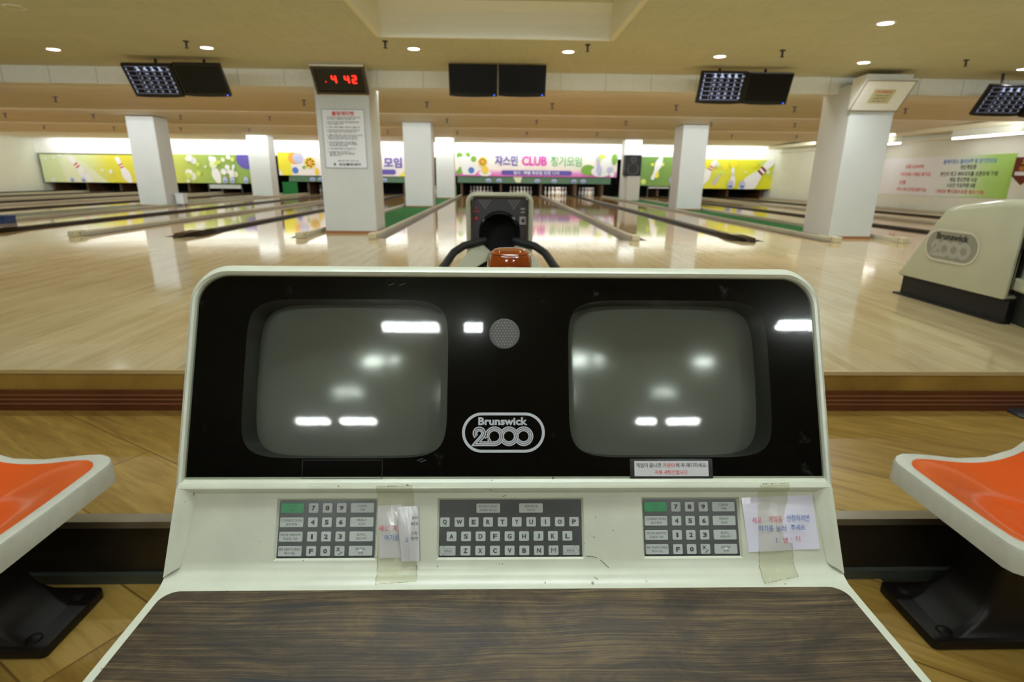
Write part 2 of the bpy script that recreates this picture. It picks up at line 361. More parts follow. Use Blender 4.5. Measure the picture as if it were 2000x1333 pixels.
def text(mb, body, cx, cy, m, h=None, wid=None, lift=0, bold=.02, O=Vector((0, 0, 0)), ex=Vector((1, 0, 0)), ey=Vector((0, 0, 1)), ez=Vector((0, -1, 0)), skew=0):
    """lettering centred on (cx, cy) in the plane O, ex, ey; h is cap height, wid the total width"""
    vs, fs = text_geo(body, bold)
    if not vs: return
    x0 = min(v[0] for v in vs); x1 = max(v[0] for v in vs); y0 = min(v[1] for v in vs); y1 = max(v[1] for v in vs)
    if h is None: h = (y1 - y0) * wid / (x1 - x0)
    sy = h / (y1 - y0); sx = sy if wid is None else wid / (x1 - x0)
    P = []
    for x, y in vs:
        X = (x - (x0 + x1) / 2) * sx; Y = (y - (y0 + y1) / 2) * sy
        P.append(O + ex * (cx + X + skew * Y) + ey * (cy + Y) + ez * lift)
    mb.add(P, fs, m)

class Plane:
    """flat artwork helper: 2D drawing on the plane O, ex, ey lifted along ez"""
    def __init__(s, mb, O, ex, ey, step=.0004):
        s.mb = mb; s.O = Vector(O); s.ex = Vector(ex); s.ey = Vector(ey); s.ez = s.ex.cross(s.ey).normalized(); s.k = 0; s.step = step
    def up(s): s.k += 1; return s
    def P(s, p, l=None): return s.O + s.ex * p[0] + s.ey * p[1] + s.ez * (s.k * s.step if l is None else l)
    def poly(s, pts, m): s.mb.add([s.P(p) for p in pts], [tuple(range(len(pts)))], m)
    def disc(s, x, y, r, m, n=20, ry=None): s.poly([(x + r * math.cos(2 * PI * i / n), y + (ry or r) * math.sin(2 * PI * i / n)) for i in range(n)], m)
    def strip(s, pts, wd, m):
        n = len(pts); A = []; B = []
        for i in range(n):
            a = Vector(pts[max(i - 1, 0)]); b = Vector(pts[min(i + 1, n - 1)]); t = (b - a).normalized(); nn = Vector((-t.y, t.x)); p = Vector(pts[i])
            k = 1
            if 0 < i < n - 1:
                t1 = (p - a).normalized(); k = 1 / max(.35, abs(t1.dot(t)))
            A.append(s.P(p + nn * wd / 2 * k)); B.append(s.P(p - nn * wd / 2 * k))
        s.mb.add(A + B, [(i, i + 1, n + i + 1, n + i) for i in range(n - 1)], m)
    def ring(s, x, y, r0, r1, m, n=40, skip=None):
        for i in range(n):
            a, b = 2 * PI * i / n, 2 * PI * (i + 1) / n; c = (a + b) / 2; q = (x + (r0 + r1) / 2 * math.cos(c), y + (r0 + r1) / 2 * math.sin(c))
            if skip and skip(q): continue
            s.poly([(x + r0 * math.cos(a), y + r0 * math.sin(a)), (x + r1 * math.cos(a), y + r1 * math.sin(a)), (x + r1 * math.cos(b), y + r1 * math.sin(b)), (x + r0 * math.cos(b), y + r0 * math.sin(b))], m)
    def text(s, body, x, y, m, **k): text(s.mb, body, x, y, m, O=s.O, ex=s.ex, ey=s.ey, ez=s.ez, lift=s.k * s.step, **k)

def logo(pl, cx, cy, s_, m_out, m_txt, m_num, dark=None):
    """stadium badge with the maker's word above a triple-line 2000; drawn in a 1340 x 645 unit box"""
    T = lambda x, y: (cx + (x - 893) * s_, cy - (y - 547) * s_)
    out = arc(1243, 547, 322, -90, 90, 24) + arc(543, 547, 322, 90, 270, 24); inn = arc(1243, 547, 276, -90, 90, 24) + arc(543, 547, 276, 90, 270, 24)
    if dark: pl.poly([T(*p) for p in out], dark); pl.up()
    n = len(out)
    for i in range(n): j = (i + 1) % n; pl.poly([T(*out[i]), T(*out[j]), T(*inn[j]), T(*inn[i])], m_out)
    pl.text('Brunswick', *T(882, 366), m_txt, h=128 * s_, wid=800 * s_, bold=.035)
    bands = [(80, 99), (107, 128), (137, 157)]
    cs = [(745, 607), (982, 607), (1220, 607)]
    for k, (x, y) in enumerate(cs):
        for r_a, r_b in bands:
            X, Y = T(x, y)
            def skip(q, k=k):
                ux = (q[0] - cx) / s_ + 893; uy = 547 - (q[1] - cy) / s_
                if k and math.hypot(ux - cs[k - 1][0], uy - cs[k - 1][1]) < 160: return True
                if k == 0 and ux < 745 and uy > 640 and (uy > 680 or ux < 640): return True
                if k == 0 and math.hypot(ux - 500, uy - 560) < 113: return True
                return False
            pl.ring(X, Y, r_a * s_, r_b * s_, m_num, 72, skip)
    for r_, base in ((40, 754), (66, 727), (98, 699)):
        a = math.atan2(150, 175)
        pts = []
        for i in range(25):
            t = R(228) - (R(228) + a) * i / 24
            pts.append((500 + r_ * math.cos(t), 560 - r_ * math.sin(t)))
        px, py = pts[-1]; d = (base - py) / 175
        pts.append((px - 150 * d, base)); 
        pl.strip([T(*p) for p in pts], 20 * s_, m_num)
        pl.strip([T(px - 150 * d - 8, base), T(600, base), T(745, base)], 20 * s_, m_num)

# =================================================================== ROOM
WL, WR, YF, YB = -19.3, 11.75, 26.6, -8.0
YA, YP = 2.23, 1.42              # approach edge, platform edge
YFOUL = 7.35
b = MB()
b.box(WL, WR, YA, YFOUL, -.05, 0, floor_m)
struct(b, 'floor')
b = MB(); b.box(WL, WR, YB, YP, -.44, -.39, vinyl); struct(b, 'floor')
b = MB(); b.box(WL, WR, YP, YA, -.23, -.18, vinyl); struct(b, 'floor')
b = MB(); b.box(WL, WR, YFOUL, YF, -.35, -.30, gutter_dark); struct(b, 'floor')
# approach edge: pale nosing, yellow fascia, ribbed brown strip
b = MB(); b.box(WL, WR, YA - .012, YA, -.016, 0.001, mat('pale_nosing', srgb(186, 162, 112), .4)); b.box(WL, WR, YA - .008, YA, -.18, -.016, fascia_m); struct(b, 'trim_1')
b = MB(); b.box(WL, WR, YA - .022, YA - .008, -.1795, -.088, red_vinyl)
for z in (-.108, -.128, -.148): b.box(WL, WR, YA - .026, YA - .022, z - .002, z + .002, red_vinyl2)
struct(b, 'trim_2')
# platform edge: metal nosing, dark riser, lower trim
b = MB(); b.box(WL, WR, YP - .012, YP + .03, -.20, -.178, alu); struct(b, 'trim_3')
b = MB(); b.box(WL, WR, YP - .004, YP + .02, -.39, -.20, riser_m); struct(b, 'trim_4')
b = MB(); b.box(WL, WR, YP - .02, YP - .004, -.39, -.358, mat('grey_kick', srgb(66, 70, 62), .4)); struct(b, 'trim_5')
# side, far and rear walls
b = MB(); b.box(WL - .1, WL, YB, YF, -.44, 2.4, white_wall); struct(b, 'wall_left')
b = MB(); b.box(WR, WR + .1, YB, YF, -.44, 2.4, white_wall); struct(b, 'wall_right')
b = MB(); b.box(WL, WR, YF, YF + .1, -.44, 2.4, black_matt); struct(b, 'wall_far')
b = MB(); b.box(WL, WR, YB - .1, YB, -.44, 2.4, mat('rear_wall', srgb(70, 62, 50), .7)); struct(b, 'wall_rear')
b = MB(); b.box(WR - .03, WR, YFOUL, 25, 0, .04, black_matt); struct(b, 'baseboard_right')
b = MB(); b.box(WL, WL + .03, YFOUL, 25, 0, .04, black_matt); struct(b, 'baseboard_left')
# ceiling with the shallow recess above the console
RX0, RX1, RY0, RY1 = -1.21, 1.12, 3.2, 6.22
b = MB()
for x0, x1, y0, y1 in ((WL, RX0, YB, 8.2), (RX1, WR, YB, 8.2), (RX0, RX1, YB, RY0), (RX0, RX1, RY1, 8.2)):
    b.box(x0, x1, y0, y1, CZ, CZ + .04, ceil_m)
b.box(RX0, RX1, RY0, RY1, CZ + .30, CZ + .34, ceil_m)
struct(b, 'ceiling')
b = MB()
b.box(RX0 - .04, RX0 + .012, RY0, RY1, CZ - .012, CZ + .30, cream); b.box(RX1 - .012, RX1 + .04, RY0, RY1, CZ - .012, CZ + .30, cream)
pr = [(RY1 - .012, CZ - .012), (RY1 + .02, CZ - .012), (RY1 + .02, CZ + .3), (RY1 - .12, CZ + .3), (RY1 - .05, CZ + .22), (RY1 - .018, CZ + .12)]
b.prism(pr, RX0, RX1, mat('recess_end', srgb(240, 237, 220), .5), axis=0)
b.box(RX0, RX1, RY0 - .02, RY0, CZ - .004, CZ + .3, cream)
struct(b, 'trim_6')
# beam at the head of the lanes
b = MB(); b.box(WL, WR, 8.15, 8.45, 1.94, CZ + .04, beam_m)
struct(b, 'trim_7')
b = MB()
for k in range(-28, 20): b.box(k * .62 + .2, k * .62 + .204, 8.148, 8.15, 1.94, CZ, mat('joint', srgb(150, 148, 132), .8))
struct(b, 'trim_8')
# sawtooth ceiling over the lanes
saw = [(8.44, 2.12, 12.3, 2.035), (12.3, 2.17, 16.3, 2.085), (16.3, 2.20, 20.4, 2.095), (20.4, 2.22, 24.0, 2.13)]
b = MB()
for y0, z0, y1, z1 in saw:
    b.add([(WL, y0, z0), (WR, y0, z0), (WR, y1, z1), (WL, y1, z1), (WL, y0, z0 + .02), (WR, y0, z0 + .02), (WR, y1, z1 + .02), (WL, y1, z1 + .02)],
          [(0, 1, 2, 3), (7, 6, 5, 4), (0, 4, 5, 1), (3, 2, 6, 7)], lane_ceil)
    b.box(WL, WR, y1 - .001, y1 + .012, z1 - .006, z1 + .13, cream)
struct(b, 'ceiling')
b = MB(); b.box(WL, WR, 24.0, YF, 2.38, 2.4, white_wall); b.box(WL, WR, 8.3, 24, 2.36, 2.4, white_wall); struct(b, 'ceiling')
# bright board above the masking units
b = MB(); b.box(WL, WR, 24.56, 24.6, 1.55, 2.38, mat('valance_white', srgb(244, 244, 240), .6)); struct(b, 'wall_valance')

# ------------------------------------------------------------------ lanes
fx = YFOUL; LE = 25.9
def xs(*a): return list(a)
bays = [xs(-2.60, -4.15, -5.50, -6.93, -8.28), xs(-1.66, .05, 1.80, 3.33, 4.50), xs(5.42, 6.95, 8.5, 10.05, 11.55), xs(-9.05, -10.6, -12.0, -13.4, -14.8, -16.3, -17.7, -19.1)]
bayname = ['in the poster pillar bay', 'in the centre bay', 'in the right bay', 'in the far left bay']
kinds = [['rail', 'dark', 'rail', 'dark', 'rail'], ['rail', 'dark', 'rail', 'dark', 'rail'], ['rail', 'dark', 'rail', 'dark', 'rail'], ['rail', 'dark', 'rail', 'dark', 'rail', 'dark', 'rail', 'dark']]
ords = ['first', 'second', 'third', 'fourth', 'fifth', 'sixth', 'seventh', 'eighth', 'ninth', 'tenth', 'eleventh', 'twelfth', 'thirteenth', 'fourteenth', 'fifteenth', 'sixteenth', 'seventeenth', 'eighteenth', 'nineteenth', 'twentieth']
lanes = []
for bi, bay in enumerate(bays):
    B = sorted(bay); kk = kinds[bi] if bay[0] < bay[-1] else kinds[bi][::-1]
    if bi == 3: kk = ['dark', 'rail', 'dark', 'rail', 'dark', 'rail', 'dark', 'rail']
    for i, x in enumerate(B):
        wide = .085 if kk[i] == 'rail' else .20
        edge = i == 0 or i == len(B) - 1
        o = ords[i]
        if kk[i] == 'rail':
            root = empty('lane_divider', (x, fx, 0), 'pale grey rail, %s divider from the left %s' % (o, bayname[bi]), 'lane divider', 'pale rails between the lanes')
            g = MB(); g.box(x - .04, x + .04, fx + .1, LE, -.1, .045, rail_m); g.box(x - .015, x + .015, fx + .1, LE, .045, .055, mat('rail_light', srgb(222, 218, 204), .3)); part(g, 'rail', root, bevel=.006)
            g = MB(); g.box(x - .05, x + .05, fx - .08, fx + .12, .0, .075, cap_m); g.box(x - .052, x + .052, fx + .0, fx + .012, .01, .07, black_matt); g.box(x - .035, x + .035, fx + .12, fx + .42, .0, .06, cap_m); part(g, 'end_cap', root, bevel=.012)
        else:
            root = empty('ball_return_track', (x, fx, 0), 'dark return track, %s divider from the left %s' % (o, bayname[bi]), 'ball return track', 'dark tracks between the lanes')
            g = MB(); g.box(x - .10, x + .10, fx + .5, LE, -.1, .03, gutter_dark); g.box(x - .03, x + .05, fx + .5, LE, .03, .04, gutter_m); part(g, 'track_cover', root, bevel=.004)
            g = MB()
            g.loft([[(x - q, y, .001), (x + q, y, .001), (x + q * .8, y, h), (x - q * .8, y, h)] for y, q, h in ((fx - .12, .05, .012), (fx - .02, .10, .05), (fx + .5, .12, .06), (fx + .95, .10, .035))], black_gloss, cap0=True, cap1=True)
            part(g, 'hood', root, smooth=True)
        for s_ in (-1, 1):
            if edge and ((i == 0 and s_ < 0) or (i > 0 and s_ > 0)): continue
            g = MB(); a = x + s_ * (.04 if kk[i] == 'rail' else .10); c_ = a + s_ * .13; md = (a + c_) / 2
            prof = [(a, 0), (a + (md - a) * .3, -.05), (md, -.07), (c_ - (c_ - md) * .3, -.05), (c_, -.002), (c_, -.12), (a, -.12)]
            g.prism(prof, fx, LE, gutter_m if kk[i] == 'rail' else gutter_dark, axis=1); part(g, 'gutter', root)
    for i in range(len(B) - 1):
        a = B[i] + (.17 if kk[i] == 'rail' else .23); c_ = B[i + 1] - (.17 if kk[i + 1] == 'rail' else .23)
        g = MB(); g.box(a, c_, fx, LE, -.12, 0, lane_m)
        tag(g.build('bowling_lane'), 'glossy bowling lane, %s from the left %s' % (ords[i], bayname[bi]), 'bowling lane', 'bowling lanes')
        lanes.append((bi, i, (a + c_) / 2, a, c_))
# green carpet strips beside the pillars
for x0, x1, lb in ((-2.52, -1.76, 'green carpet strip between the centre bay and poster pillar bay'), (4.60, 5.32, 'green carpet strip left of the right-hand bay'), (-8.95, -8.4, 'green carpet strip around the left row of pillars')):
    b = MB(); b.box(x0, x1, 8.62, 25.3, -.12, .004, green_carpet); tag(b.build('carpet_strip'), lb, 'carpet')
b = MB(); b.box(-2.5, -1.78, 23.6, 23.62, .004, .42, green_carpet); b.box(-8.9, -8.3, 23.6, 23.62, .004, .5, green_carpet)
tag(b.build('trim_9'), kind='structure')

b = MB()
for x0, x1 in ((-2.55, -1.71), (4.55, 5.37), (-9.0, -8.33)): b.box(x0, x1, YFOUL, 8.62, -.12, 0, floor_m)
struct(b, 'floor')
# pit walls between lanes, under the masks
b = MB()
for bi, bay in enumerate(bays):
    for x in bay: b.box(x - .045, x + .045, 24.9, 26.5, -.1, .62, kick_m)
struct(b, 'wall_kickbacks')
b = MB(); b.box(WL, WR, 26.45, 26.5, -.1, 1.6, mat('pit_curtain', srgb(16, 15, 14), .9, noise=.3)); struct(b, 'wall_pit')

# pins: one pin, then copies in racks
pin_prof = [(0, 0), (.026, 0), (.028, .01), (.050, .075), (.060, .115), (.056, .15), (.040, .20), (.026, .235), (.0232, .255), (.0235, .275), (.030, .315), (.0323, .34), (.029, .362), (.018, .377), (0, .381)]
def pin_mesh():
    g = MB(); g.lathe(pin_prof, pin_m, n=16); g.lathe([(.0276, .232), (.0262, .242)], pin_red, n=16); g.lathe([(.0252, .262), (.0262, .278)], pin_red, n=16); return g
pin0 = None
pos10 = [('head pin', 0, 0), ('left pin of the second row', -.1524, .264), ('right pin of the second row', .1524, .264), ('left pin of the third row', -.3048, .528), ('middle pin of the third row', 0, .528), ('right pin of the third row', .3048, .528),
         ('far left pin of the back row', -.4572, .792), ('inner left pin of the back row', -.1524, .792), ('inner right pin of the back row', .1524, .792), ('far right pin of the back row', .4572, .792)]
racks = {(1, 0): 'dim lane hidden behind the ball return', (1, 1): 'dim lane just right of the ball return', (1, 2): 'bright lane behind the black and purple banner', (1, 3): 'last lane of the centre bay', (0, 3): 'lane beside the poster pillar', (2, 1): 'second lane of the right bay',
         (0, 2): 'lane left of the poster pillar'}
full = {(1, 0), (1, 1), (1, 2), (1, 3), (0, 3)}
names = {(1, 0): 'centre bay lane one', (1, 1): 'centre bay lane two', (1, 2): 'centre bay lane three', (1, 3): 'centre bay lane four', (0, 3): 'poster pillar bay lane four',
         (0, 0): 'poster pillar bay lane one', (2, 2): 'right bay lane three', (3, 2): 'far left bay lane three'}
subset = {(0, 0): (6, 8), (2, 2): (3, 6, 7), (3, 2): (4, 5)}
for bi, i, cx, a, c_ in lanes:
    if (bi, i) in full or (bi, i) in subset:
        for k, (nm, dx, dy) in enumerate(pos10):
            if (bi, i) in subset and k not in subset[(bi, i)]: continue
            sc = min(1, (c_ - a - .12) / .93)
            if pin0 is None: p = pin0 = pin_mesh().build('bowling_pin', smooth=True)
            else: p = pin0.copy(); C.objects.link(p)
            p.location = (cx + dx * sc, 25.0 + dy, 0)
            tag(p, 'white bowling pin, %s on %s' % (nm, names[(bi, i)]), 'bowling pin', 'bowling pins on the lanes')
# sweep bars resting at two pin decks, and a stray white machine cover
for (px0, px1, lb) in ((410, 472, 'pale sweep bar lowered across the lane left of the carpet block'), (1266, 1306, 'pale sweep bar lowered between the speaker pillar and its right neighbour')):
    p0 = at(px0, 366, 24.7); p1 = at(px1, 369, 24.7)
    g = MB(); zc_ = (p0.z + p1.z) / 2; g.box(p0.x, p1.x, 24.68, 24.74, zc_ - .02, zc_ + .16, mat('sweep_white', srgb(196, 206, 200), .3)); g.box(p0.x - .05, p0.x, 24.66, 24.76, .002, .5, gutter_dark); g.box(p1.x, p1.x + .05, 24.66, 24.76, .002, .5, gutter_dark)
    tag(g.build('sweep_bar'), lb, 'sweep bar')

# ------------------------------------------------------------------ pillars
def pillar(x0, x1, y0, y1, z1, lb, extra=None):
    root = empty('pillar', ((x0 + x1) / 2, (y0 + y1) / 2, 0), lb, 'pillar')
    g = MB(); g.box(x0, x1, y0, y1, .03, z1, pillar_m); part(g, 'shaft', root, bevel=.008)
    g = MB(); g.box(x0 - .004, x1 + .004, y0 - .004, y1 + .004, 0.0, .035, mat('pillar_base', srgb(150, 100, 60), .5)); part(g, 'base_trim', root)
    return root
PY = 8.0 - .12
c0 = on_z(637, 452); c1 = on_z(736, 452)
P1 = (at(637, 452, 8.0).x, at(736, 452, 8.0).x, 8.0)
pillar(P1[0], P1[1], P1[2], P1[2] + .62, 2.02, 'large white square pillar with the clock and rules poster, left of the console')
a0 = on_z(1617, 467); a1 = on_z(1698, 468)
P4 = (at(1617, 467, 7.8).x, at(1698, 468, 7.8).x, 7.8)
pillar(P4[0], P4[1], P4[2], P4[2] + .70, 2.02, 'large white square pillar at the right, under the framed sign board')
def mid(px0, py0, px1, py1, back, lb, top):
    q0 = on_z(px0, py0); q1 = on_z(px1, py1); y = (q0.y + q1.y) / 2
    return pillar(at(px0, py0, y).x, at(px1, py1, y).x, y, y + back, top, lb), y
mid(275, 403, 327, 403, .6, 'white square pillar in front of the yellow mask, leftmost pillar', 2.10)
mid(793, 405, 846, 405, .6, 'white square pillar on green carpet just right of the poster pillar', 2.10)
mid(1320, 411, 1368, 411, .7, 'white square pillar halfway down the lanes, between speaker and right-hand pillar', 2.10)
def far_p(px0, px1, lb):
    y = 21.0; x0 = at(px0, 340, y).x; x1 = at(px1, 340, y).x
    return pillar(x0, x1, y, y + .6, 2.12, lb)
far_p(489, 529, 'distant white pillar standing before the purple ball on the left mask')
far_p(852, 887, 'distant white pillar just left of the centre banner')
far_p(1218, 1250, 'distant white pillar carrying the black loudspeaker')

# ------------------------------------------------------------------ masking units and banners
YM = 24.5
def px_rect(l, r, yt, yb, Y): a = at(l, yt, Y); c = at(r, yb, Y); return a.x, c.x, c.z, a.z
wht = mat('print_white', srgb(236, 236, 236), .5)
pale = mat('print_pale', srgb(226, 232, 196), .5)
yel = mat('print_yellow', srgb(236, 224, 40), .5); grn = mat('print_green', srgb(122, 172, 60), .5); dgrn = mat('print_dark_green', srgb(86, 128, 56), .5)
pur = mat('print_purple', srgb(92, 76, 170), .5); mag = mat('print_magenta', srgb(214, 70, 178), .5); red = mat('print_red', srgb(206, 48, 62), .5)
blu = mat('print_blue', srgb(70, 120, 200), .5); org = mat('print_orange', srgb(240, 170, 60), .5); pnk = mat('print_pink', srgb(238, 168, 210), .5); lil = mat('print_lilac', srgb(190, 190, 226), .5)
lime = mat('print_lime', srgb(206, 220, 96), .5); ygold = mat('print_gold', srgb(240, 206, 60), .5)
m_left = ramp_mat('mask_left', [(0, srgb(212, 226, 176)), (.4, srgb(216, 226, 170)), (.62, srgb(220, 214, 60)), (.9, srgb(214, 210, 66)), (1, srgb(204, 206, 90))], noise=.15)
m_left2 = ramp_mat('mask_left2', [(0, srgb(206, 212, 90)), (.5, srgb(150, 178, 80)), (1, srgb(128, 164, 72))], noise=.2)
m_r1 = ramp_mat('mask_r1', [(0, srgb(96, 138, 62)), (.6, srgb(118, 156, 62)), (1, srgb(110, 150, 60))], noise=.1)
m_r2 = ramp_mat('mask_r2', [(0, srgb(226, 226, 90)), (.5, srgb(222, 220, 50)), (1, srgb(220, 222, 30))], noise=.15)
m_ctr = ramp_mat('banner_print', [(0, srgb(222, 96, 190)), (.16, srgb(232, 150, 210)), (.30, srgb(246, 236, 226)), (.75, srgb(244, 240, 232)), (1, srgb(242, 238, 240))], axis=2)
def pin_shape(pl, x, y, h, ang, m, stripe=None):
    q = h / .381; ca, sa = math.cos(R(ang)), math.sin(R(ang))
    prof = [(r * q, z * q - h / 2) for r, z in pin_prof[1:-1]]
    pts = [(r, z) for r, z in prof] + [(0, h / 2)] + [(-r, z) for r, z in prof[::-1]]
    pl.poly([(x + a * ca - b_ * sa, y + a * sa + b_ * ca) for a, b_ in pts], m)
    if stripe:
        pl.up()
        for z in (.235, .272):
            z = z * q - h / 2; rr = .027 * q; dz = .009 * q
            pl.poly([(x + a * ca - b_ * sa, y + a * sa + b_ * ca) for a, b_ in ((-rr, z - dz), (rr, z - dz), (rr, z + dz), (-rr, z + dz))], stripe)
def mask(px0, px1, yt0, yb0, m, lb, art, Y=YM, thick=.05, name='masking_unit', cat='masking panel', rail=True):
    x0, x1, z0, z1 = px_rect(px0, px1, yt0, yb0, Y)
    root = empty(name, ((x0 + x1) / 2, Y, z0), lb, cat)
    g = MB(); g.box(x0, x1, Y, Y + thick, z0, z1, m); part(g, 'panel', root)
    if name == 'banner': g = MB(); g.box(x0, x1, Y + thick, 24.565, z1 - .03, z1, wht); part(g, 'hanging_batten', root)
    g = MB(); pl = Plane(g, (x0, Y - .004, z0), (1, 0, 0), (0, 0, 1), .003); art(pl, x1 - x0, z1 - z0); 
    if g.v: part(g, 'printed_picture', root)
    return x0, x1, z0, z1, root
rnd = random.Random(3)
def dots(pl, W, Hh, cols, n, r=(.04, .14), xr=(0, 1)):
    for _ in range(n):
        rr = rnd.uniform(*r); pl.up(); pl.disc(rnd.uniform(xr[0] * W + rr, xr[1] * W - rr), rnd.uniform(rr, Hh - rr), rr, rnd.choice(cols))
def art_l1(pl, W, Hh):
    pl.poly([(.18 * W, 0), (.5 * W, 0), (.36 * W, .62 * Hh), (.24 * W, Hh), (.14 * W, Hh)], pale); pl.up()
    pin_shape(pl, .30 * W, .46 * Hh, 1.25, 35, wht, red); pl.up(); pin_shape(pl, .64 * W, .45 * Hh, 1.15, 22, wht, red)
    for x in (.22, .31): pl.up(); pl.disc(x * W, .10 * Hh, .09, lil); pl.up(); pl.disc(x * W, .06 * Hh, .07, blu, ry=.03)
    dots(pl, W, Hh, [pale, wht], 9, (.04, .10), (.02, .6))
def art_l2(pl, W, Hh):
    pl.disc(.80 * W, .86 * Hh, .42, pur); pl.up(); pin_shape(pl, .44 * W, .46 * Hh, 1.15, 12, wht, red)
    dots(pl, W, Hh, [pale, lime, wht], 22, (.05, .17), (.1, .7)); pl.up(); pin_shape(pl, .64 * W, .4 * Hh, .62, -18, wht)
    for x in (.55, .63, .78): pl.up(); pl.disc(x * W, .12 * Hh, .10, lil, ry=.14); pl.up(); pl.disc(x * W, .07 * Hh, .07, blu, ry=.03)
def sunflower(pl, x, y, r):
    for k in range(7): a = 2 * PI * k / 7; pl.disc(x + r * .6 * math.cos(a), y + r * .6 * math.sin(a), r * .42, ygold, 12)
    pl.up(); pl.disc(x, y, r * .42, org, 14)
def art_c1(pl, W, Hh):
    pl.poly([(0, Hh), (.2 * W, Hh), (.10 * W, .5 * Hh), (.10 * W, 0), (.03 * W, 0), (0, .3 * Hh)], yel); pl.up()
    pl.disc(.13 * W, .76 * Hh, .26, org); pl.up(); pl.disc(.16 * W, .74 * Hh, .22, lil); pl.up(); pl.disc(.13 * W, .22 * Hh, .13, blu); pl.up()
    sunflower(pl, .25 * W, .55 * Hh, .24); pl.up(); pl.disc(.2 * W, .35 * Hh, .07, grn); pl.up(); pl.disc(.3 * W, .18 * Hh, .09, ygold, ry=.16); pl.up()
    pl.text('미르', .44 * W, .62 * Hh, red, h=.42, bold=.03); pl.text('정기', .66 * W, .62 * Hh, pur, h=.42, bold=.03)
    pl.text('모임', .905 * W, .60 * Hh, pur, h=.42, bold=.035)
    pl.poly([(x * 1 + 0, y) for x, y in rrect(.35 * W, .925 * W, .08 * Hh, .30 * Hh, .09)], pur); pl.up()
    pl.poly([(.95 * W, 0), (W, 0), (W, .3 * Hh)], yel)
def art_c(pl, W, Hh):
    # green leaves and white pins left, leaves right, lettering between
    for x, y, r in ((.03, .86, .13), (.08, .90, .10), (.115, .72, .12), (.04, .25, .14), (.02, .14, .10)): pl.disc(x * W, y * Hh, r, grn); pl.up()
    pl.poly([(.02 * W, .78 * Hh), (.07 * W, .86 * Hh), (.15 * W, .28 * Hh), (.12 * W, .05 * Hh), (.05 * W, .05 * Hh)], wht); pl.up()
    pl.disc(.10 * W, .24 * Hh, .13, blu); pl.up(); pl.disc(.185 * W, .12 * Hh, .26, wht, ry=.12); pl.up()
    sunflower(pl, .17 * W, .60 * Hh, .20); pl.up(); pl.disc(.185 * W, .26 * Hh, .13, ygold, ry=.17); pl.up()
    pl.disc(.82 * W, .30 * Hh, .30, grn, ry=.22); pl.up(); pl.disc(.90 * W, .75 * Hh, .22, lime); pl.up(); pl.disc(.98 * W, .78 * Hh, .12, grn, ry=.24); pl.up()
    pl.disc(.90 * W, .24 * Hh, .42, wht, ry=.22); pl.up(); pl.disc(.93 * W, .52 * Hh, .26, wht, ry=.3); pl.up(); pin_shape(pl, .885 * W, .45 * Hh, .8, 8, lil); pl.up()
    pl.disc(.955 * W, .30 * Hh, .14, lil); pl.up(); pl.disc(.97 * W, .12 * Hh, .1, wht); pl.up()
    k = dict(h=.43, bold=.03)
    pl.text('쟈스민', .315 * W, .66 * Hh, pur, wid=.14 * W, **k); pl.text('CLUB', .487 * W, .66 * Hh, mag, wid=.155 * W, h=.40, bold=.04); pl.text('정기모임', .683 * W, .66 * Hh, mat('print_mint', srgb(134, 190, 132), .5), wid=.19 * W, **k)
    pl.poly(rrect(.285 * W, .72 * W, .06 * Hh, .26 * Hh, .10), pur); pl.up(); pl.text('일시 : 매월 화요일 오전 11시', .50 * W, .16 * Hh, wht, wid=.28 * W, h=.14, bold=.02)
def art_r1(pl, W, Hh):
    dots(pl, W, Hh, [lime, yel], 8, (.05, .13), (.1, .95)); pl.up(); pl.disc(.72 * W, .55 * Hh, .42, lime, ry=.28); pl.up()
    pin_shape(pl, .34 * W, .6 * Hh, 1.0, 160, wht); pl.up(); pin_shape(pl, .05 * W + .06, .55 * Hh, .6, 185, wht); pl.up(); pl.disc(.6 * W, .2 * Hh, .16, lil, ry=.22); pl.up(); pl.disc(.6 * W, .1 * Hh, .13, blu, ry=.05)
def art_r2(pl, W, Hh):
    dots(pl, W, Hh, [lime, pale, yel], 26, (.04, .15)); pl.up(); pin_shape(pl, .76 * W, .42 * Hh, 2.0, -42, wht, mat('print_maroon', srgb(130, 24, 50), .5)); pl.up()
    pin_shape(pl, .44 * W, .38 * Hh, .85, 5, wht, lil); pl.up(); pin_shape(pl, .10 * W, .55 * Hh, 1.2, -28, wht, red); pl.up(); pin_shape(pl, .22 * W, .3 * Hh, .5, -30, lil); pl.up()
    for x in (.42, .58): pl.up(); pl.disc(x * W, .14 * Hh, .13, lil, ry=.18); pl.up(); pl.disc(x * W, .08 * Hh, .1, blu, ry=.05)
def clip_art(f):
    def g(pl, W, Hh):
        s0 = len(pl.mb.v); f(pl, W, Hh)
        for i in range(s0, len(pl.mb.v)):
            v = pl.mb.v[i]; v.x = min(max(v.x, pl.O.x), pl.O.x + W); v.z = min(max(v.z, pl.O.z), pl.O.z + Hh)
    return g
mask(76, 335, 301, 358, m_left, 'pale green and yellow masking panel with tumbling pins, furthest left', clip_art(art_l1))
mask(336, 522, 301, 359, m_left2, 'green masking panel with a purple ball, right of the leftmost pillar', clip_art(art_l2))
mg = mat('mask_green', srgb(84, 122, 92), .5)
def art_strip(pl, W, Hh):
    for x in (.2, .27, .52, .63, .76, .82): pl.up(); pl.disc(x * W, .4 * Hh, .12, lil, ry=.08); pl.up(); pl.disc(x * W, .3 * Hh, .09, blu, ry=.03)
    pl.up(); pl.poly([(.36 * W, Hh), (.42 * W, Hh), (.41 * W, .1 * Hh), (.38 * W, .1 * Hh)], pale)
mask(560, 792, 301, 357, mg, 'dark green masking panel hidden behind the yellow flowered banner', clip_art(lambda p, W, Hh: art_strip(p, W, Hh * .22)))
mask(893, 1192, 300, 360, mg, 'dark green masking panel hidden behind the centre club banner', clip_art(lambda p, W, Hh: art_strip(p, W, Hh * .22)))
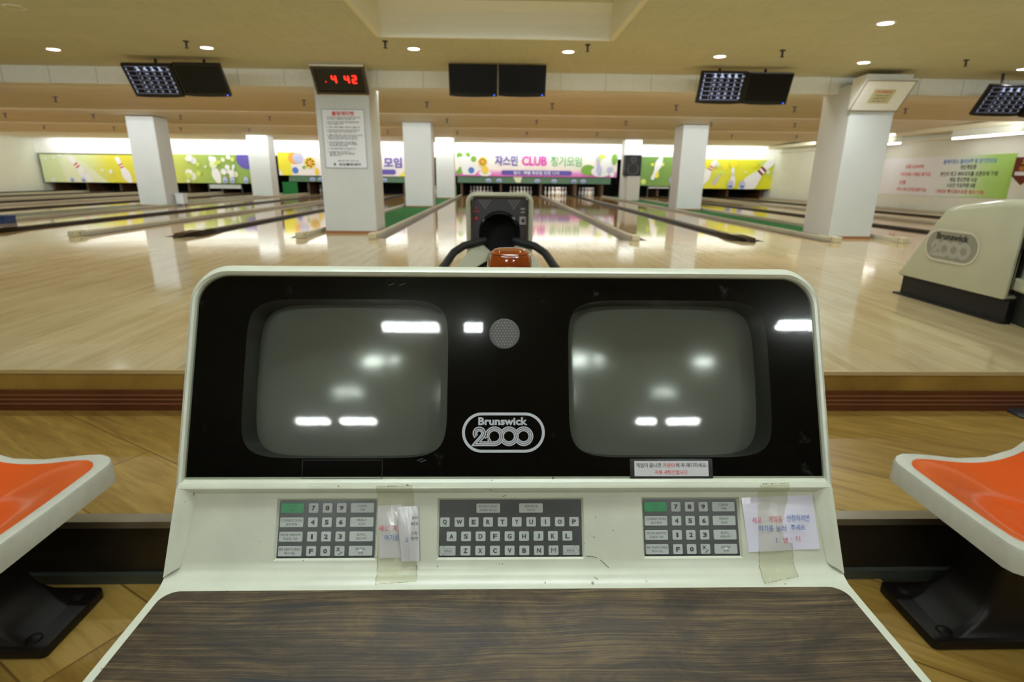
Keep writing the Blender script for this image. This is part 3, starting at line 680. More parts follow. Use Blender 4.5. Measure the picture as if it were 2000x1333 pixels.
mask(1240, 1364, 306, 364, m_r1, 'dark green masking panel with white pins right of the loudspeaker pillar', clip_art(art_r1))
mask(1370, 1506, 311, 370, m_r2, 'bright yellow masking panel with a big leaning pin, furthest right', clip_art(art_r2))
mask(541, 792, 297, 345, ramp_mat('banner_print2', [(0, srgb(240, 232, 226)), (1, srgb(238, 236, 240))], axis=2), 'white banner with yellow flower and purple letters behind the poster pillar', clip_art(art_c1), Y=24.38, thick=.01, name='banner', cat='banner')
mask(888, 1204, 297, 347, m_ctr, 'pink and white club banner with green leaves above the centre lanes', clip_art(art_c), Y=24.38, thick=.01, name='banner', cat='banner')

# right wall banner, hanging orange sign and low brown box
def wall_pt(px, py): return on_x(px, py, WR - .012)
p00 = wall_pt(1690, 384); p10 = wall_pt(1958, 391); p11 = wall_pt(1988, 303)
yL, yR = 17.4, p11.y + .02
zt = 1.43; zb = .42
root = empty('wall_banner', (WR, (yL + yR) / 2, zb), 'long white and green event banner with red and blue lettering on the right wall', 'banner')
g = MB(); g.box(WR - .012, WR - .002, yR, yL, zb, zt, ramp_mat('wall_banner_print', [(0, srgb(150, 196, 80)), (.2, srgb(170, 208, 120)), (.38, srgb(214, 226, 210)), (.6, srgb(232, 232, 236)), (1, srgb(236, 236, 240))], axis=1, noise=.12)); part(g, 'cloth', root)
g = MB(); Wb = yL - yR; Hb = zt - zb
pl = Plane(g, (WR - .014, yL, zb), (0, -1, 0), (0, 0, 1), .002)
# lettering reads left to right from the far end towards the near end
lines = [('볼케이밍스 볼러상주 및 정기전모임', .71, .86, .36, blu), ('개인게임중', .715, .72, .11, dark_brown), ('본인의 최고 에버리지를 프론트에 기재', .72, .56, .39, dark_brown), ('매일 정오전에 시상', .70, .42, .19, dark_brown), ('시상은 무료쿠폰 5매', .69, .28, .20, dark_brown), ('(게임당 핸디점수포함 점수기재)', .69, .12, .34, red)]
for t, x, y, wd, m_ in lines: pl.text(t, x * Wb, y * Hb, m_, h=.115, wid=wd * Wb, bold=.02)
for t, x, y, wd in (('상품 (2,000매)', .30, .76, .16), ('여자상품 (가불금 불가금)', .32, .55, .26), ('상품', .22, .34, .06), ('여자 (최고신청금불가금)', .31, .14, .26)): pl.text(t, x * Wb, y * Hb, red, h=.115, wid=wd * Wb, bold=.02)
part(g, 'lettering', root)
q = on_x(1995, 320, WR - .35)
root = empty('hanging_sign', (WR - .3, q.y, 1.0), 'brown and orange pennant sign with yellow lettering at the right edge', 'sign')
g = MB(); g.M = Matrix.Translation((WR - .32, q.y, 0))
sx = -.17
g.prism([(sx, .92), (sx, 1.32), (.30, 1.32), (.30, .92), (.07, .74)], -.012, .012, mat('sign_maroon', srgb(110, 40, 24), .5), axis=1); part(g, 'board', root)
g = MB(); pl = Plane(g, (WR - .46, q.y - .014, .74), (1, 0, 0), (0, 0, 1), .002); pl.poly(rrect(.0, .32, .20, .28, .01), wht); pl.text('개', .16, .48, yel, h=.13, bold=.03); pl.up(); pl.text('대회', .16, .34, org, h=.1); part(g, 'lettering', root)
q0 = wall_pt(1905, 393); q1 = wall_pt(1962, 410)
g = MB(); g.box(WR - .3, WR - .002, 11.2, 12.7, .22, .40, mat('brown_case', srgb(84, 66, 50), .5)); tag(g.build('wall_shelf'), 'low brown shelf unit fixed on the right wall under the banner', 'shelf')
# fluorescent battens at the right wall / ceiling corner
def batten(y0, y1, lb, e):
    root = empty('wall_light', (WR - .2, (y0 + y1) / 2, 1.95), lb, 'light')
    g = MB(); g.box(WR - .50, WR - .44, y0, y1, 1.800, 1.840, mat('batten_glow', (1, .96, 1, 1), .5, emit=5)); part(g, 'tube', root)
    g = MB(); g.box(WR - .52, WR - .42, y0, y1, 1.84, 2.01, white_wall); part(g, 'fitting', root)
batten(11.6, 14.3, 'long glowing fluorescent batten on the ceiling edge at the far right', 5)
batten(16.2, 17.4, 'short glowing fluorescent batten just right of the right-hand pillar', 5)
b = MB(); b.box(WR - .55, WR, 8.3, 24, 2.01, 2.12, cream); b.box(WR - .12, WR, 8.3, 24, 1.86, 1.90, cream); struct(b, 'trim_10')

q = on_z(357, 402, 0)
b = MB(); b.box(q.x - .10, q.x + .10, q.y - .1, q.y + .1, 0.046, .30, mat('box_white', srgb(206, 214, 216), .5)); b.box(q.x - .11, q.x + .11, q.y - .11, q.y + .11, .27, .31, mat('box_white', srgb(206, 214, 216), .5)); b.box(q.x - .08, q.x + .08, q.y - .08, q.y + .08, 0, .046, gutter_dark)
tag(b.build('storage_box', bevel=.01), 'small white lidded box beside the foot of the leftmost pillar', 'box')
q = on_z(6, 436, 0)
b = MB(); b.box(q.x - .14, q.x + .14, q.y - .1, q.y + .1, 0.0, .10, mat('box_blue', srgb(44, 70, 120), .5)); b.box(q.x - .15, q.x + .15, q.y - .11, q.y + .11, .10, .12, mat('box_blue', srgb(44, 70, 120), .5))
tag(b.build('storage_box', bevel=.01), 'small dark blue box at the left edge among the lanes', 'box')
# loudspeaker on the far pillar
q = at(1234, 345, 20.9); yS = 20.72
x0, x1, z0, z1 = px_rect(1221, 1250, 303, 344, 20.7)
root = empty('loudspeaker', ((x0 + x1) / 2, 20.8, z0), 'black two-way loudspeaker on the distant pillar right of the centre banner', 'loudspeaker')
g = MB(); g.box(x0, x1, 20.6, 20.98, z0, z1, black_matt); part(g, 'cabinet', root, bevel=.02)
g = MB(); g.M = Matrix.Translation(((x0 + x1) / 2, 20.6, z0 + (z1 - z0) * .33)) @ Matrix.Rotation(PI / 2, 4, 'X'); g.lathe([(0, -.03), (.10, -.02), (.19, .008), (.21, .008), (.21, -.01)], mat('cone_grey', srgb(52, 54, 54), .5)); part(g, 'woofer', root, smooth=True)
g = MB(); g.M = Matrix.Translation(((x0 + x1) / 2, 20.6, z0 + (z1 - z0) * .78)) @ Matrix.Rotation(PI / 2, 4, 'X'); g.lathe([(0, -.01), (.05, .006), (.10, .01), (.12, .01), (.12, -.01)], mat('cone_grey', srgb(52, 54, 54), .5)); part(g, 'tweeter', root, smooth=True)
g = MB(); g.box(x0 + .12, x1, 20.62, 20.98, .01, z0 - .005, mat('cabinet_grey', srgb(190, 188, 176), .5)); tag(g.build('equipment_cabinet', bevel=.01), 'plain grey white cabinet standing under the loudspeaker', 'cabinet')

# ------------------------------------------------------------------ ceiling fittings
dl = [(104, 96), (404, 93), (808, 95), (1110, 101), (1406, 110), (1687, 122), (1730, 45), (1999, 135)]
dln = ['leftmost lit ceiling downlight', 'lit downlight above the left pair of monitors', 'lit downlight between the clock and the centre monitors', 'lit downlight right of the centre monitors', 'lit downlight above the right pair of monitors', 'lit downlight left of the framed sign board', 'lit downlight nearest the camera, upper right', 'lit downlight cut by the right edge of the photo']
for (px, py), lb in zip(dl, dln):
    p = on_z(px, py, CZ)
    root = empty('downlight', (p.x, p.y, CZ), lb, 'ceiling light', 'round downlights in the ceiling')
    g = MB(); g.lathe([(.062, .03), (.062, -.002), (.066, -.006), (.085, -.004), (.085, .0)], mat('downlight_ring', srgb(225, 215, 185), .35), n=28); g.build('trim_ring', root, smooth=True)
    g = MB(); g.lathe([(0, -.003), (.062, -.003)], lamp_m, n=28); g.build('lamp', root)
    l = bpy.data.lights.new('downlight_spot', 'SPOT'); l.energy = 72; l.spot_size = R(165); l.spot_blend = .8; l.shadow_soft_size = .06; l.color = (.95, .99, 1)
    lo = bpy.data.objects.new('downlight_spot', l); C.objects.link(lo); lo.location = (p.x, p.y, CZ - .02)
p = on_z(28, 14, CZ); root = empty('downlight', (p.x, p.y, CZ), 'unlit dark ceiling downlight in the upper left corner', 'ceiling light', 'round downlights in the ceiling')
g = MB(); g.lathe([(.062, .03), (.062, -.004), (.085, -.004), (.085, .0)], mat('downlight_ring', srgb(225, 215, 185), .35), n=28); g.build('trim_ring', root, smooth=True)
g = MB(); g.lathe([(0, .03), (.062, .03)], black_matt, n=28); g.build('lamp', root)
def sprinkler(p, lb, s_=1.0):
    root = empty('sprinkler', p, lb, 'sprinkler', 'ceiling sprinklers')
    g = MB(); g.lathe([(0, 0), (.03 * s_, 0), (.03 * s_, -.008 * s_), (.011 * s_, -.012 * s_), (.011 * s_, -.06 * s_), (0, -.06 * s_)], dark_brown, n=12); g.build('pipe', root, smooth=True)
    g = MB(); g.lathe([(0, -.06 * s_), (.022 * s_, -.066 * s_), (.022 * s_, -.07 * s_), (0, -.075 * s_)], dark_brown, n=12); g.build('deflector', root, smooth=True)
for (px, py), lb in zip([(363, 80), (752, 80), (1148, 87), (1529, 98), (1888, 117)], ['brown ceiling sprinkler above the left monitors', 'brown ceiling sprinkler at the left corner of the ceiling recess', 'brown ceiling sprinkler at the right corner of the ceiling recess', 'brown ceiling sprinkler above the right pair of monitors', 'brown ceiling sprinkler right of the framed sign board']):
    sprinkler(on_z(px, py, CZ), lb)
def saw_z(y):
    for y0, z0, y1, z1 in saw:
        if y0 <= y < y1: return z0 + (z1 - z0) * (y - y0) / (y1 - y0)
    return 2.12
row = [(0, [(107, 190), (592, 184), (833, 184), (1079, 189), (1322, 196), (1553, 206), (1769, 216)]), (1, [(12, 234), (183, 232), (353, 232), (526, 230), (873, 230), (1048, 232), (1223, 236), (1389, 242), (1552, 249)]), (2, [(88, 260), (224, 260), (354, 258), (487, 258), (757, 254), (893, 254), (1029, 257), (1166, 259), (1429, 268), (1555, 274)])]
for k, pts in row:
    y0, z0, y1, z1 = saw[k]
    for n, (px, py) in enumerate(pts):
        y = (y0 + y1) / 2 + (.3 if k == 0 else 0); p = at(px, py, y); z = saw_z(y)
        sprinkler((p.x, y, z), 'small dark sprinkler, %s from the left on ceiling step number %s' % (ords[n], ['one', 'two', 'three'][k]), 1.3)
# fluorescent battens behind the photographer (seen mirrored in the console window)
tl_ = {-1.76: 'tube fitting mirrored leftmost in the lower left screen', -1.38: 'tube fitting mirrored right of centre in the lower left screen', 1.21: 'short tube fitting mirrored low in the right screen', 1.48: 'longer tube fitting mirrored low in the right screen', -.75: 'bright tube fitting mirrored at the top right of the left screen', -.23: 'short tube fitting mirrored beside the round speaker grille', 1.79: 'tube fitting mirrored at the top right corner of the window'}
for x0, x1, y in ((-1.76, -1.47, -3.08), (-1.38, -1.07, -3.08), (1.21, 1.39, -3.08), (1.48, 1.77, -3.08), (-.75, -.38, -1.57), (-.23, -.10, -1.57), (1.79, 2.2, -1.53)):
    root = empty('fluorescent_fitting', ((x0 + x1) / 2, y, CZ), tl_[x0], 'ceiling light', 'tube fittings behind the camera')
    g = MB(); g.box(x0, x1, y - .05, y + .05, CZ - .03, CZ, white_wall); part(g, 'batten', root)
    for dy in (-.025, .025):
        g = MB(); g.tube([(x0 + .01, y + dy, CZ - .05), (x1 - .01, y + dy, CZ - .05)], .014, tube_m, n=10); part(g, 'tube', root, smooth=True)

# ------------------------------------------------------------------ monitors
scr_off = mat('screen_off', srgb(8, 9, 8), .3, spec=.25); bez = mat('monitor_bezel', srgb(12, 12, 13), .18)
scr_txt = mat('screen_glow_text', (.55, .66, .95, 1), .5, emit=.55); scr_grid = mat('screen_glow_grid', (.34, .36, .62, 1), .5, emit=.35); led = mat('led_blue', (.05, .1, 1, 1), .5, emit=4)
def monitor(TL, TR, BL, BR, Yt, Yb, on, lb, col=None):
    a = at(*TL, Yt); c = at(*TR, Yt); d = at(*BL, Yb); e = at(*BR, Yb)
    cx = (a.x + c.x + d.x + e.x) / 4; W = ((c.x - a.x) + (e.x - d.x)) / 2; zt_ = (a.z + c.z) / 2; zb_ = (d.z + e.z) / 2
    top = Vector((cx, Yt, zt_)); bot = Vector((cx, Yb, zb_)); ey = (top - bot); Hh = ey.length; ey.normalize(); ex = Vector((1, 0, 0)); ez = ex.cross(ey)
    root = empty('monitor', (cx, Yb, zb_), lb, 'monitor', 'score monitors hanging from the ceiling')
    F = Matrix((ex, ey, ez)).transposed().to_4x4(); F.translation = bot
    hw = W / 2 - .004
    out = [(-hw, .012), (-hw * .6, .003), (0, 0), (hw * .6, .003), (hw, .012), (hw, Hh), (-hw, Hh)]
    g = MB(); g.M = F; g.prism(out, -.045, 0, bez); part(g, 'casing', root, bevel=.006)
    g = MB(); g.M = F; g.flat([(-hw + .022, .05), (hw - .022, .05), (hw - .022, Hh - .022), (-hw + .022, Hh - .022)], .0015, scr_off)
    if on:
        w0 = -hw + .03; ww = 2 * hw - .06; h0 = .055; hh = Hh - .085
        for i in range(7): y = h0 + hh * i / 6; g.flat([(w0, y), (w0 + ww * (.95 if i else .95), y), (w0 + ww * .95, y + .003), (w0, y + .003)], .003, scr_grid)
        for i in range(6): x = w0 + ww * (.04 + .91 * i / 5); g.flat([(x, h0), (x + .003, h0), (x + .003, h0 + hh), (x, h0 + hh)], .003, scr_grid)
        rr = random.Random(on)
        for i in range(6):
            for j in range(6):
                if i == 0: x = w0 + .02; t = str(rr.randint(1, 9)) + '..'
                else: x = w0 + ww * (.13 + .165 * i); t = rr.choice(['%d' % rr.randint(1, 9), '%d /' % rr.randint(3, 9), '9 -', 'X', '8 1'])
                text(g, t, x, h0 + hh * (j + .5) / 6, scr_txt, h=.02 if i else .017, O=Vector((0, 0, 0)), ex=Vector((1, 0, 0)), ey=Vector((0, 1, 0)), ez=Vector((0, 0, 1)), lift=.0035, bold=.05)
        for i in range(1, 5):
            x = w0 + ww * (.13 + .165 * i)
            text(g, rr.choice(['8.', '2.', '3.', '4.']), x, h0 + hh * .93, scr_txt, h=.05, O=Vector((0, 0, 0)), ex=Vector((1, 0, 0)), ey=Vector((0, 1, 0)), ez=Vector((0, 0, 1)), lift=.0035, bold=.06)
    part(g, 'screen', root)
    g = MB(); g.M = F; g.box(hw - .05, hw - .035, .022, .03, 0, .002, led if not on else bez); part(g, 'indicator', root)
    g = MB(); mp = top.lerp(bot, .45) - ez * .045
    g.tube([mp, mp + Vector((0, .06, .02)), Vector((cx, mp.y + .10, CZ))], .016, dark_brown); part(g, 'ceiling_bracket', root, smooth=True)
def pair(l, m_, r, Yt, Yb, on, labs):
    monitor(l[0], m_[0], l[1], m_[1], Yt, Yb, on[0], labs[0]); monitor(m_[0], r[0], m_[1], r[1], Yt, Yb, on[1], labs[1])
YT, YBt = 7.35, 7.58
pair(((238, 126), (262, 191)), ((343, 125), (352, 191)), ((436, 125), (446, 188)), YT, YBt, (11, 0), ('lit score monitor with white grid, left half of the left hanging pair', 'dark monitor, right half of the left hanging pair'))
pair(((874, 124), (878, 190)), ((972, 126), (973, 190)), ((1069, 127), (1065, 190)), YT + .15, YBt, (0, 0), ('dark monitor, left half of the centre hanging pair', 'dark monitor, right half of the centre hanging pair'))
pair(((1370, 138), (1358, 203)), ((1463, 140), (1447, 205)), ((1553, 144), (1535, 206)), YT + .1, YBt, (5, 0), ('lit score monitor with violet grid, left half of the right hanging pair', 'dark monitor, right half of the right hanging pair'))
pair(((1928, 166), (1901, 226)), ((2024, 168), (1997, 230)), ((2115, 172), (2085, 233)), YT + .1, YBt + .1, (9, 0), ('lit score monitor with pale grid, hanging at the right edge', 'dark monitor beyond the right edge of the photo'))

# ------------------------------------------------------------------ clock, framed sign, poster
led_red = mat('led_red', (1, .02, .01, 1), .5, emit=3.2)
def tilted(TL, TR, BL, BR, Yt, Yb):
    a = at(*TL, Yt); c = at(*TR, Yt); d = at(*BL, Yb); e = at(*BR, Yb)
    top = (a + c) / 2; bot = (d + e) / 2; W = ((c - a).length + (e - d).length) / 2
    ey = top - bot; ey.x = 0; Hh = ey.length; ey.normalize(); ex = Vector((1, 0, 0)); ez = ex.cross(ey)
    F = Matrix((ex, ey, ez)).transposed().to_4x4(); F.translation = Vector(((top.x + bot.x) / 2, Yb, bot.z)); return F, W, Hh
def frame(g, hw, Hh, t, d0, d1, m_):
    for x0, x1, y0, y1 in ((-hw, hw, 0, t), (-hw, hw, Hh - t, Hh), (-hw, -hw + t, t, Hh - t), (hw - t, hw, t, Hh - t)): g.box(x0, x1, y0, y1, d0, d1, m_)
Yc = P1[2]
F, W, Hh = tilted((606, 128), (712, 128), (618, 184), (719, 184), Yc - .30, Yc - .06)
root = empty('clock', F.translation, 'digital clock with red numerals in a brown frame on the poster pillar', 'clock')
g = MB(); g.M = F; hw = W / 2; g.box(-hw, hw, 0, Hh, -.05, -.006, dark_brown); frame(g, hw, Hh, .035, -.006, .012, mat('clock_brown', srgb(66, 52, 34), .35)); part(g, 'casing', root)
g = MB(); g.M = F; g.box(-hw + .035, hw - .035, .035, Hh - .035, -.006, -.002, black_gloss); part(g, 'face', root)
g = MB(); g.M = F; EX, EY, EZ = Vector((1, 0, 0)), Vector((0, 1, 0)), Vector((0, 0, 1))
def seg(ch, x, y, h):
    wd = h * .48; t = h * .13; S7 = {'4': 'fgbc', '2': 'abged'}[ch]
    G = {'a': (x, y + h / 2, wd, t), 'g': (x, y, wd, t), 'd': (x, y - h / 2, wd, t), 'f': (x - wd / 2, y + h / 4, t, h / 2), 'b': (x + wd / 2, y + h / 4, t, h / 2), 'e': (x - wd / 2, y - h / 4, t, h / 2), 'c': (x + wd / 2, y - h / 4, t, h / 2)}
    for q_ in S7: cx_, cy_, a_, b_ = G[q_]; g.flat(rrect(cx_ - a_ / 2 - t * .35, cx_ + a_ / 2 + t * .35, cy_ - b_ / 2 - t * .2, cy_ + b_ / 2 + t * .2, t * .4, 3), .003, led_red)
for ch, x in (('4', -.08), ('4', .10), ('2', .205)): seg(ch, x * W / .74, Hh * .53, Hh * .24)
g.flat([(-.20 * W / .74 + .011 * math.cos(i), Hh * .44 + .011 * math.sin(i)) for i in range(6)], .003, mat('led_dot', (1, .02, .01, 1), .5, emit=1.0))
part(g, 'numerals', root)
g = MB(); g.M = F; g.box(-hw, hw, Hh + .001, Hh + .02, -.06, .02, white_wall); part(g, 'top_ledge', root)
g = MB(); xa, xb = F.translation.x - hw + .03, F.translation.x + hw - .03; zB = F.translation.z
g.add([(xa, Yc, zB - .01), (xb, Yc, zB - .01), (xb, Yc, zB + Hh), (xa, Yc, zB + Hh), (xa, Yc - .04, zB), (xb, Yc - .04, zB), (xb, Yc - .2, zB + Hh * .93), (xa, Yc - .2, zB + Hh * .93)], [(0, 1, 2, 3), (4, 5, 6, 7), (0, 4, 7, 3), (1, 5, 6, 2), (3, 2, 6, 7), (0, 1, 5, 4)], beam_m)
part(g, 'mounting_wedge', root)
Yd = P4[2]
F, W, Hh = tilted((1692, 154), (1792, 160), (1661, 215), (1752, 219), Yd - .34, Yd - .05)
F.translation.x = (at(1742, 157, Yd - .34).x + at(1706, 217, Yd - .05).x) / 2
root = empty('sign_board', F.translation, 'square white framed board with a small notice atop the right pillar', 'sign')
g = MB(); g.M = F; hw = W / 2; g.box(-hw, hw, 0, Hh, -.03, 0, beam_m); part(g, 'board', root)
g = MB(); g.M = F; frame(g, hw, Hh, .008, 0, .006, mat('thin_frame', srgb(120, 116, 96), .5)); part(g, 'frame', root)
g = MB(); g.M = F; g.flat([(-.15, Hh * .26), (.13, Hh * .26), (.13, Hh * .72), (-.15, Hh * .72)], .002, mat('notice_buff', srgb(200, 192, 150), .5))
text(g, '안내말씀', -.01, Hh * .64, red, h=.03, wid=.2, lift=.003, O=Vector((0, 0, 0)), ex=EX, ey=EY, ez=EZ)
for k, t in enumerate(['장내에서는 금연', '음식물 반입금지', '감사합니다']): text(g, t, -.01, Hh * (.52 - .09 * k), gutter_dark, h=.018, wid=.17, lift=.003, O=Vector((0, 0, 0)), ex=EX, ey=EY, ez=EZ)
part(g, 'notice', root)
g = MB(); xa, xb = F.translation.x - hw + .02, F.translation.x + hw - .02; zB = F.translation.z
g.add([(xa, Yd, zB), (xb, Yd, zB), (xb, Yd, zB + Hh * .9), (xa, Yd, zB + Hh * .9), (xa, Yd - .03, zB + .01), (xb, Yd - .03, zB + .01), (xb, Yd - .28, zB + Hh * .93), (xa, Yd - .28, zB + Hh * .93)], [(0, 1, 2, 3), (4, 5, 6, 7), (0, 4, 7, 3), (1, 5, 6, 2), (3, 2, 6, 7), (0, 1, 5, 4)], beam_m)
part(g, 'mounting_wedge', root)
# rules poster on the pillar front
Yq = Yc - .006
x0, x1, z0, z1 = px_rect(629, 713, 213, 329, Yq); x1 = at(718, 329, Yq).x; x0 = at(630, 250, Yq).x
root = empty('poster', ((x0 + x1) / 2, Yq, z0), 'white rules poster with red heading on the large left pillar', 'poster')
g = MB(); g.box(x0, x1, Yq, Yq + .006, z0, z1, mat('poster_white', srgb(228, 230, 234), .3)); part(g, 'sheet', root)
g = MB(); g.M = Matrix.Translation(((x0 + x1) / 2, Yq, z0)) @ Matrix.Rotation(PI / 2, 4, 'X'); frame(g, (x1 - x0) / 2, z1 - z0, .007, -.001, .004, mat('poster_frame', srgb(150, 156, 166), .4)); part(g, 'frame', root)
g = MB(); Wp = x1 - x0; Hp = z1 - z0; pl = Plane(g, (x0, Yq - .0015, z0), (1, 0, 0), (0, 0, 1)); gt = mat('print_grey', srgb(96, 98, 104), .6)
pl.text('볼링에티켓', .5 * Wp, .93 * Hp, red, h=.055, wid=.52 * Wp, bold=.03)
etq = ['1. 어프로치에 올라갈 때 좌우를 확인하여', '   투구하는 사람에게 양보합니다.', '2. 투구시 다른 사람의 정신집중을 방해', '   하지 않습니다.', '3. 다른 사람의 볼을 사용하지 않습니다.', '4. 투구를 마치면 즉시 제자리로 돌아와', '   다음 사람이 투구하게 합니다.', '5. 볼을 던질 때는 레인 위에 높이 던지지', '   말고 부드럽게 굴려서 투구하며', '   파울라인을 넘지 않아야 합니다.', '6. 어프로치에 음료수 및 음식물을', '   가지고 올라가지 않으며 청결을', '   유지하여 주십시오.', '7. 전용 볼링화를 꼭 착용합니다.', '8. 동료의 점수에 격려하고', '   예의를 지켜 즐거운 볼링을', '   즐깁시다.']
ys = [.865, .835, .785, .755, .70, .65, .62, .565, .535, .505, .445, .415, .385, .335, .28, .25, .22]
for t, y in zip(etq, ys):
    wd = min(.84, .035 * len(t) + .0); pl.text(t.strip(), (.09 + (.03 if t[0] == ' ' else 0) + wd / 2) * Wp, y * Hp, gt, h=.021, wid=wd * Wp, bold=.01)
pl.text('(즐거운 하루 되십시오)', .55 * Wp, .125 * Hp, gt, h=.02, wid=.5 * Wp); pl.text('강남볼링센터', .58 * Wp, .065 * Hp, mat('print_dark', srgb(50, 50, 56), .6), h=.034, wid=.52 * Wp, bold=.03)
pl.poly([(.20 * Wp, .045 * Hp), (.25 * Wp, .045 * Hp), (.25 * Wp, .085 * Hp), (.20 * Wp, .085 * Hp)], mat('print_leaf', srgb(50, 130, 80), .6))
part(g, 'lettering', root)

# ------------------------------------------------------------------ ball returns
grey_panel = mat('return_panel', srgb(74, 72, 76), .35, noise=.08); grey_light = mat('return_light', srgb(170, 168, 168), .4)
plate_m = mat('badge_grey', srgb(140, 136, 118), .3, noise=.05)
def ball_return(ox, oy, lb, full):
    root = empty('ball_return', (ox, oy, 0), lb, 'ball return', 'white ball return machines on the approach')
    W, Ht = .192, .715           # half width, height
    # hood: tapered back, rounded front frame
    def loop(y, hw, z0, z1, r): return [(x, y, z) for x, z in rrect(-hw, hw, z0, z1, r, 6, .004)]
    g = MB(); L = []
    L += [loop(.035, W - .030, .17, Ht - .030, .030), loop(0.0, W - .026, .165, Ht - .026, .034), loop(-.010, W - .018, .160, Ht - .018, .04), loop(-.008, W - .006, .15, Ht - .006, .05), loop(.004, W, .145, Ht, .055)]
    g.loft(L, shell2)
    side = [(.004, Ht), (.40, Ht - .02), (.55, Ht - .10), (.80, .30), (.90, .145)]
    # sloped rear body as stacked cross sections
    S_ = [(.004, Ht, .055), (.20, Ht - .012, .05), (.48, Ht - .055, .05), (.57, Ht - .08, .045), (.615, Ht - .14, .04), (.70, .44, .03), (.80, .275, .02), (.875, .155, .004)]
    g.loft([loop(y, W - (.0 if y < .4 else .006), .145, z, r) for y, z, r in S_], shell2, cap1=True)
    g.build('hood', root, smooth=True)
    g = MB(); g.box(-W + .03, W - .03, -.02, .85, 0, .145, black_matt); g.box(-W + .012, W - .012, -.01, .90, 0.0, .012, black_matt); g.box(-W + .02, W - .02, 0, .86, .138, .15, black_matt)
    g.build('plinth', root)
    # front panel with arched mouth
    ax, az, ar = 0, .492, .110
    arch = [(ar, .17)] + arc(0, az, ar, 0, 180, 20) + [(-ar, .17)]
    g = MB(); o_ = [(W - .03, .17), (W - .03, Ht - .03), (0, Ht - .03), (-W + .03, Ht - .03), (-W + .03, .17)]
    # panel strips: left, right and spandrel over the arch
    yq = .028
    n = len(arch)
    for i in range(n - 1):
        (xa, za), (xb, zb_) = arch[i], arch[i + 1]
        def out(x, z):
            if z <= az + .002: return (math.copysign(W - .03, x), z)
            d = Vector((x, z - az)).normalized(); t = min((W - .03) / max(abs(d.x), 1e-6), (Ht - .03 - az) / max(d.y, 1e-6)); return (d.x * t, az + d.y * t)
        oa, ob_ = out(xa, za), out(xb, zb_)
        if abs(abs(oa[0]) - (W - .03)) < 1e-4 and abs(ob_[1] - (Ht - .03)) < 1e-4 and abs(abs(ob_[0]) - (W - .03)) > 1e-4 or abs(abs(ob_[0]) - (W - .03)) < 1e-4 and abs(oa[1] - (Ht - .03)) < 1e-4 and abs(abs(oa[0]) - (W - .03)) > 1e-4:
            cnr = (math.copysign(W - .03, xa + xb), Ht - .03)
            g.add([(xa, yq, za), (oa[0], yq, oa[1]), (cnr[0], yq, cnr[1]), (ob_[0], yq, ob_[1]), (xb, yq, zb_)], [(0, 1, 2, 3, 4)], grey_panel)
        else: g.add([(xa, yq, za), (oa[0], yq, oa[1]), (ob_[0], yq, ob_[1]), (xb, yq, zb_)], [(0, 1, 2, 3)], grey_panel)
    g.build('front_panel', root)
    g = MB(); g.tube([(x, .026, z) for x, z in arch], .010, black_gloss, n=8); g.loft([[(x, y, z) for x, z in arch] for y in (.026, .12, .30)], black_matt, closed=False); g.quad((-ar, .30, .17), (ar, .30, .17), (ar, .30, .61), (-ar, .30, .61), black_matt); g.build('mouth', root, smooth=True)
    g = MB(); yq = .026
    for cx_, in ((-.085,), (.082,)):
        for r_ in range(4):
            for k in range(4 - r_):
                x = cx_ + (k - (3 - r_) / 2) * .019; z = .668 - r_ * .0135
                g.M = Matrix.Translation((x, yq, z)) @ Matrix.Rotation(PI / 2, 4, 'X'); g.lathe([(0, .002), (.006, .002), (.0065, 0)], mat('lamp_off', srgb(120, 118, 120), .4), n=10)
    g.M = Matrix.Identity(4)
    g.build('pin_lights', root)
    g = MB(); g.box(-.150, -.122, .022, .027, .622, .626, red); g.box(-.150, -.118, .022, .027, .603, .609, red); g.box(.122, .146, .022, .027, .618, .628, grey_light); g.box(.122, .146, .022, .027, .600, .608, grey_light); g.build('indicator_marks', root)
    g = MB(); g.box(.116, .152, .014, .03, .535, .58, grey_light); g.M = Matrix.Translation((.134, .014, .558)) @ Matrix.Rotation(PI / 2, 4, 'X'); g.lathe([(0, .008), (.009, .006), (.011, 0)], black_gloss, n=12); g.build('reset_button', root)
    g = MB(); g.M = Matrix.Translation((-.136, .022, .565)) @ Matrix.Rotation(PI / 2, 4, 'X'); g.lathe([(0, .008), (.009, .006), (.012, 0)], red, n=12); g.build('foul_button', root)
    for s_ in (-1, 1):
        g = MB(); g.box(s_ * .154 - .003, s_ * .154 + .003, -.002, .03, .20, .68, chrome); g.build('chrome_strip', root, bevel=.002)
    # side badges
    for s_ in (-1, 1):
        g = MB(); pl = Plane(g, (s_ * (W + .0005), .45, .395), (0, s_, 0), (0, 0, 1), .0015)
        sc_ = .44 / 1340
        logo(pl, 0, 0, sc_, mat('badge_rim', srgb(196, 190, 170), .3), mat('badge_text', srgb(40, 40, 38), .4), mat('badge_line', srgb(176, 172, 160), .3), plate_m); g.build('maker_badge', root)
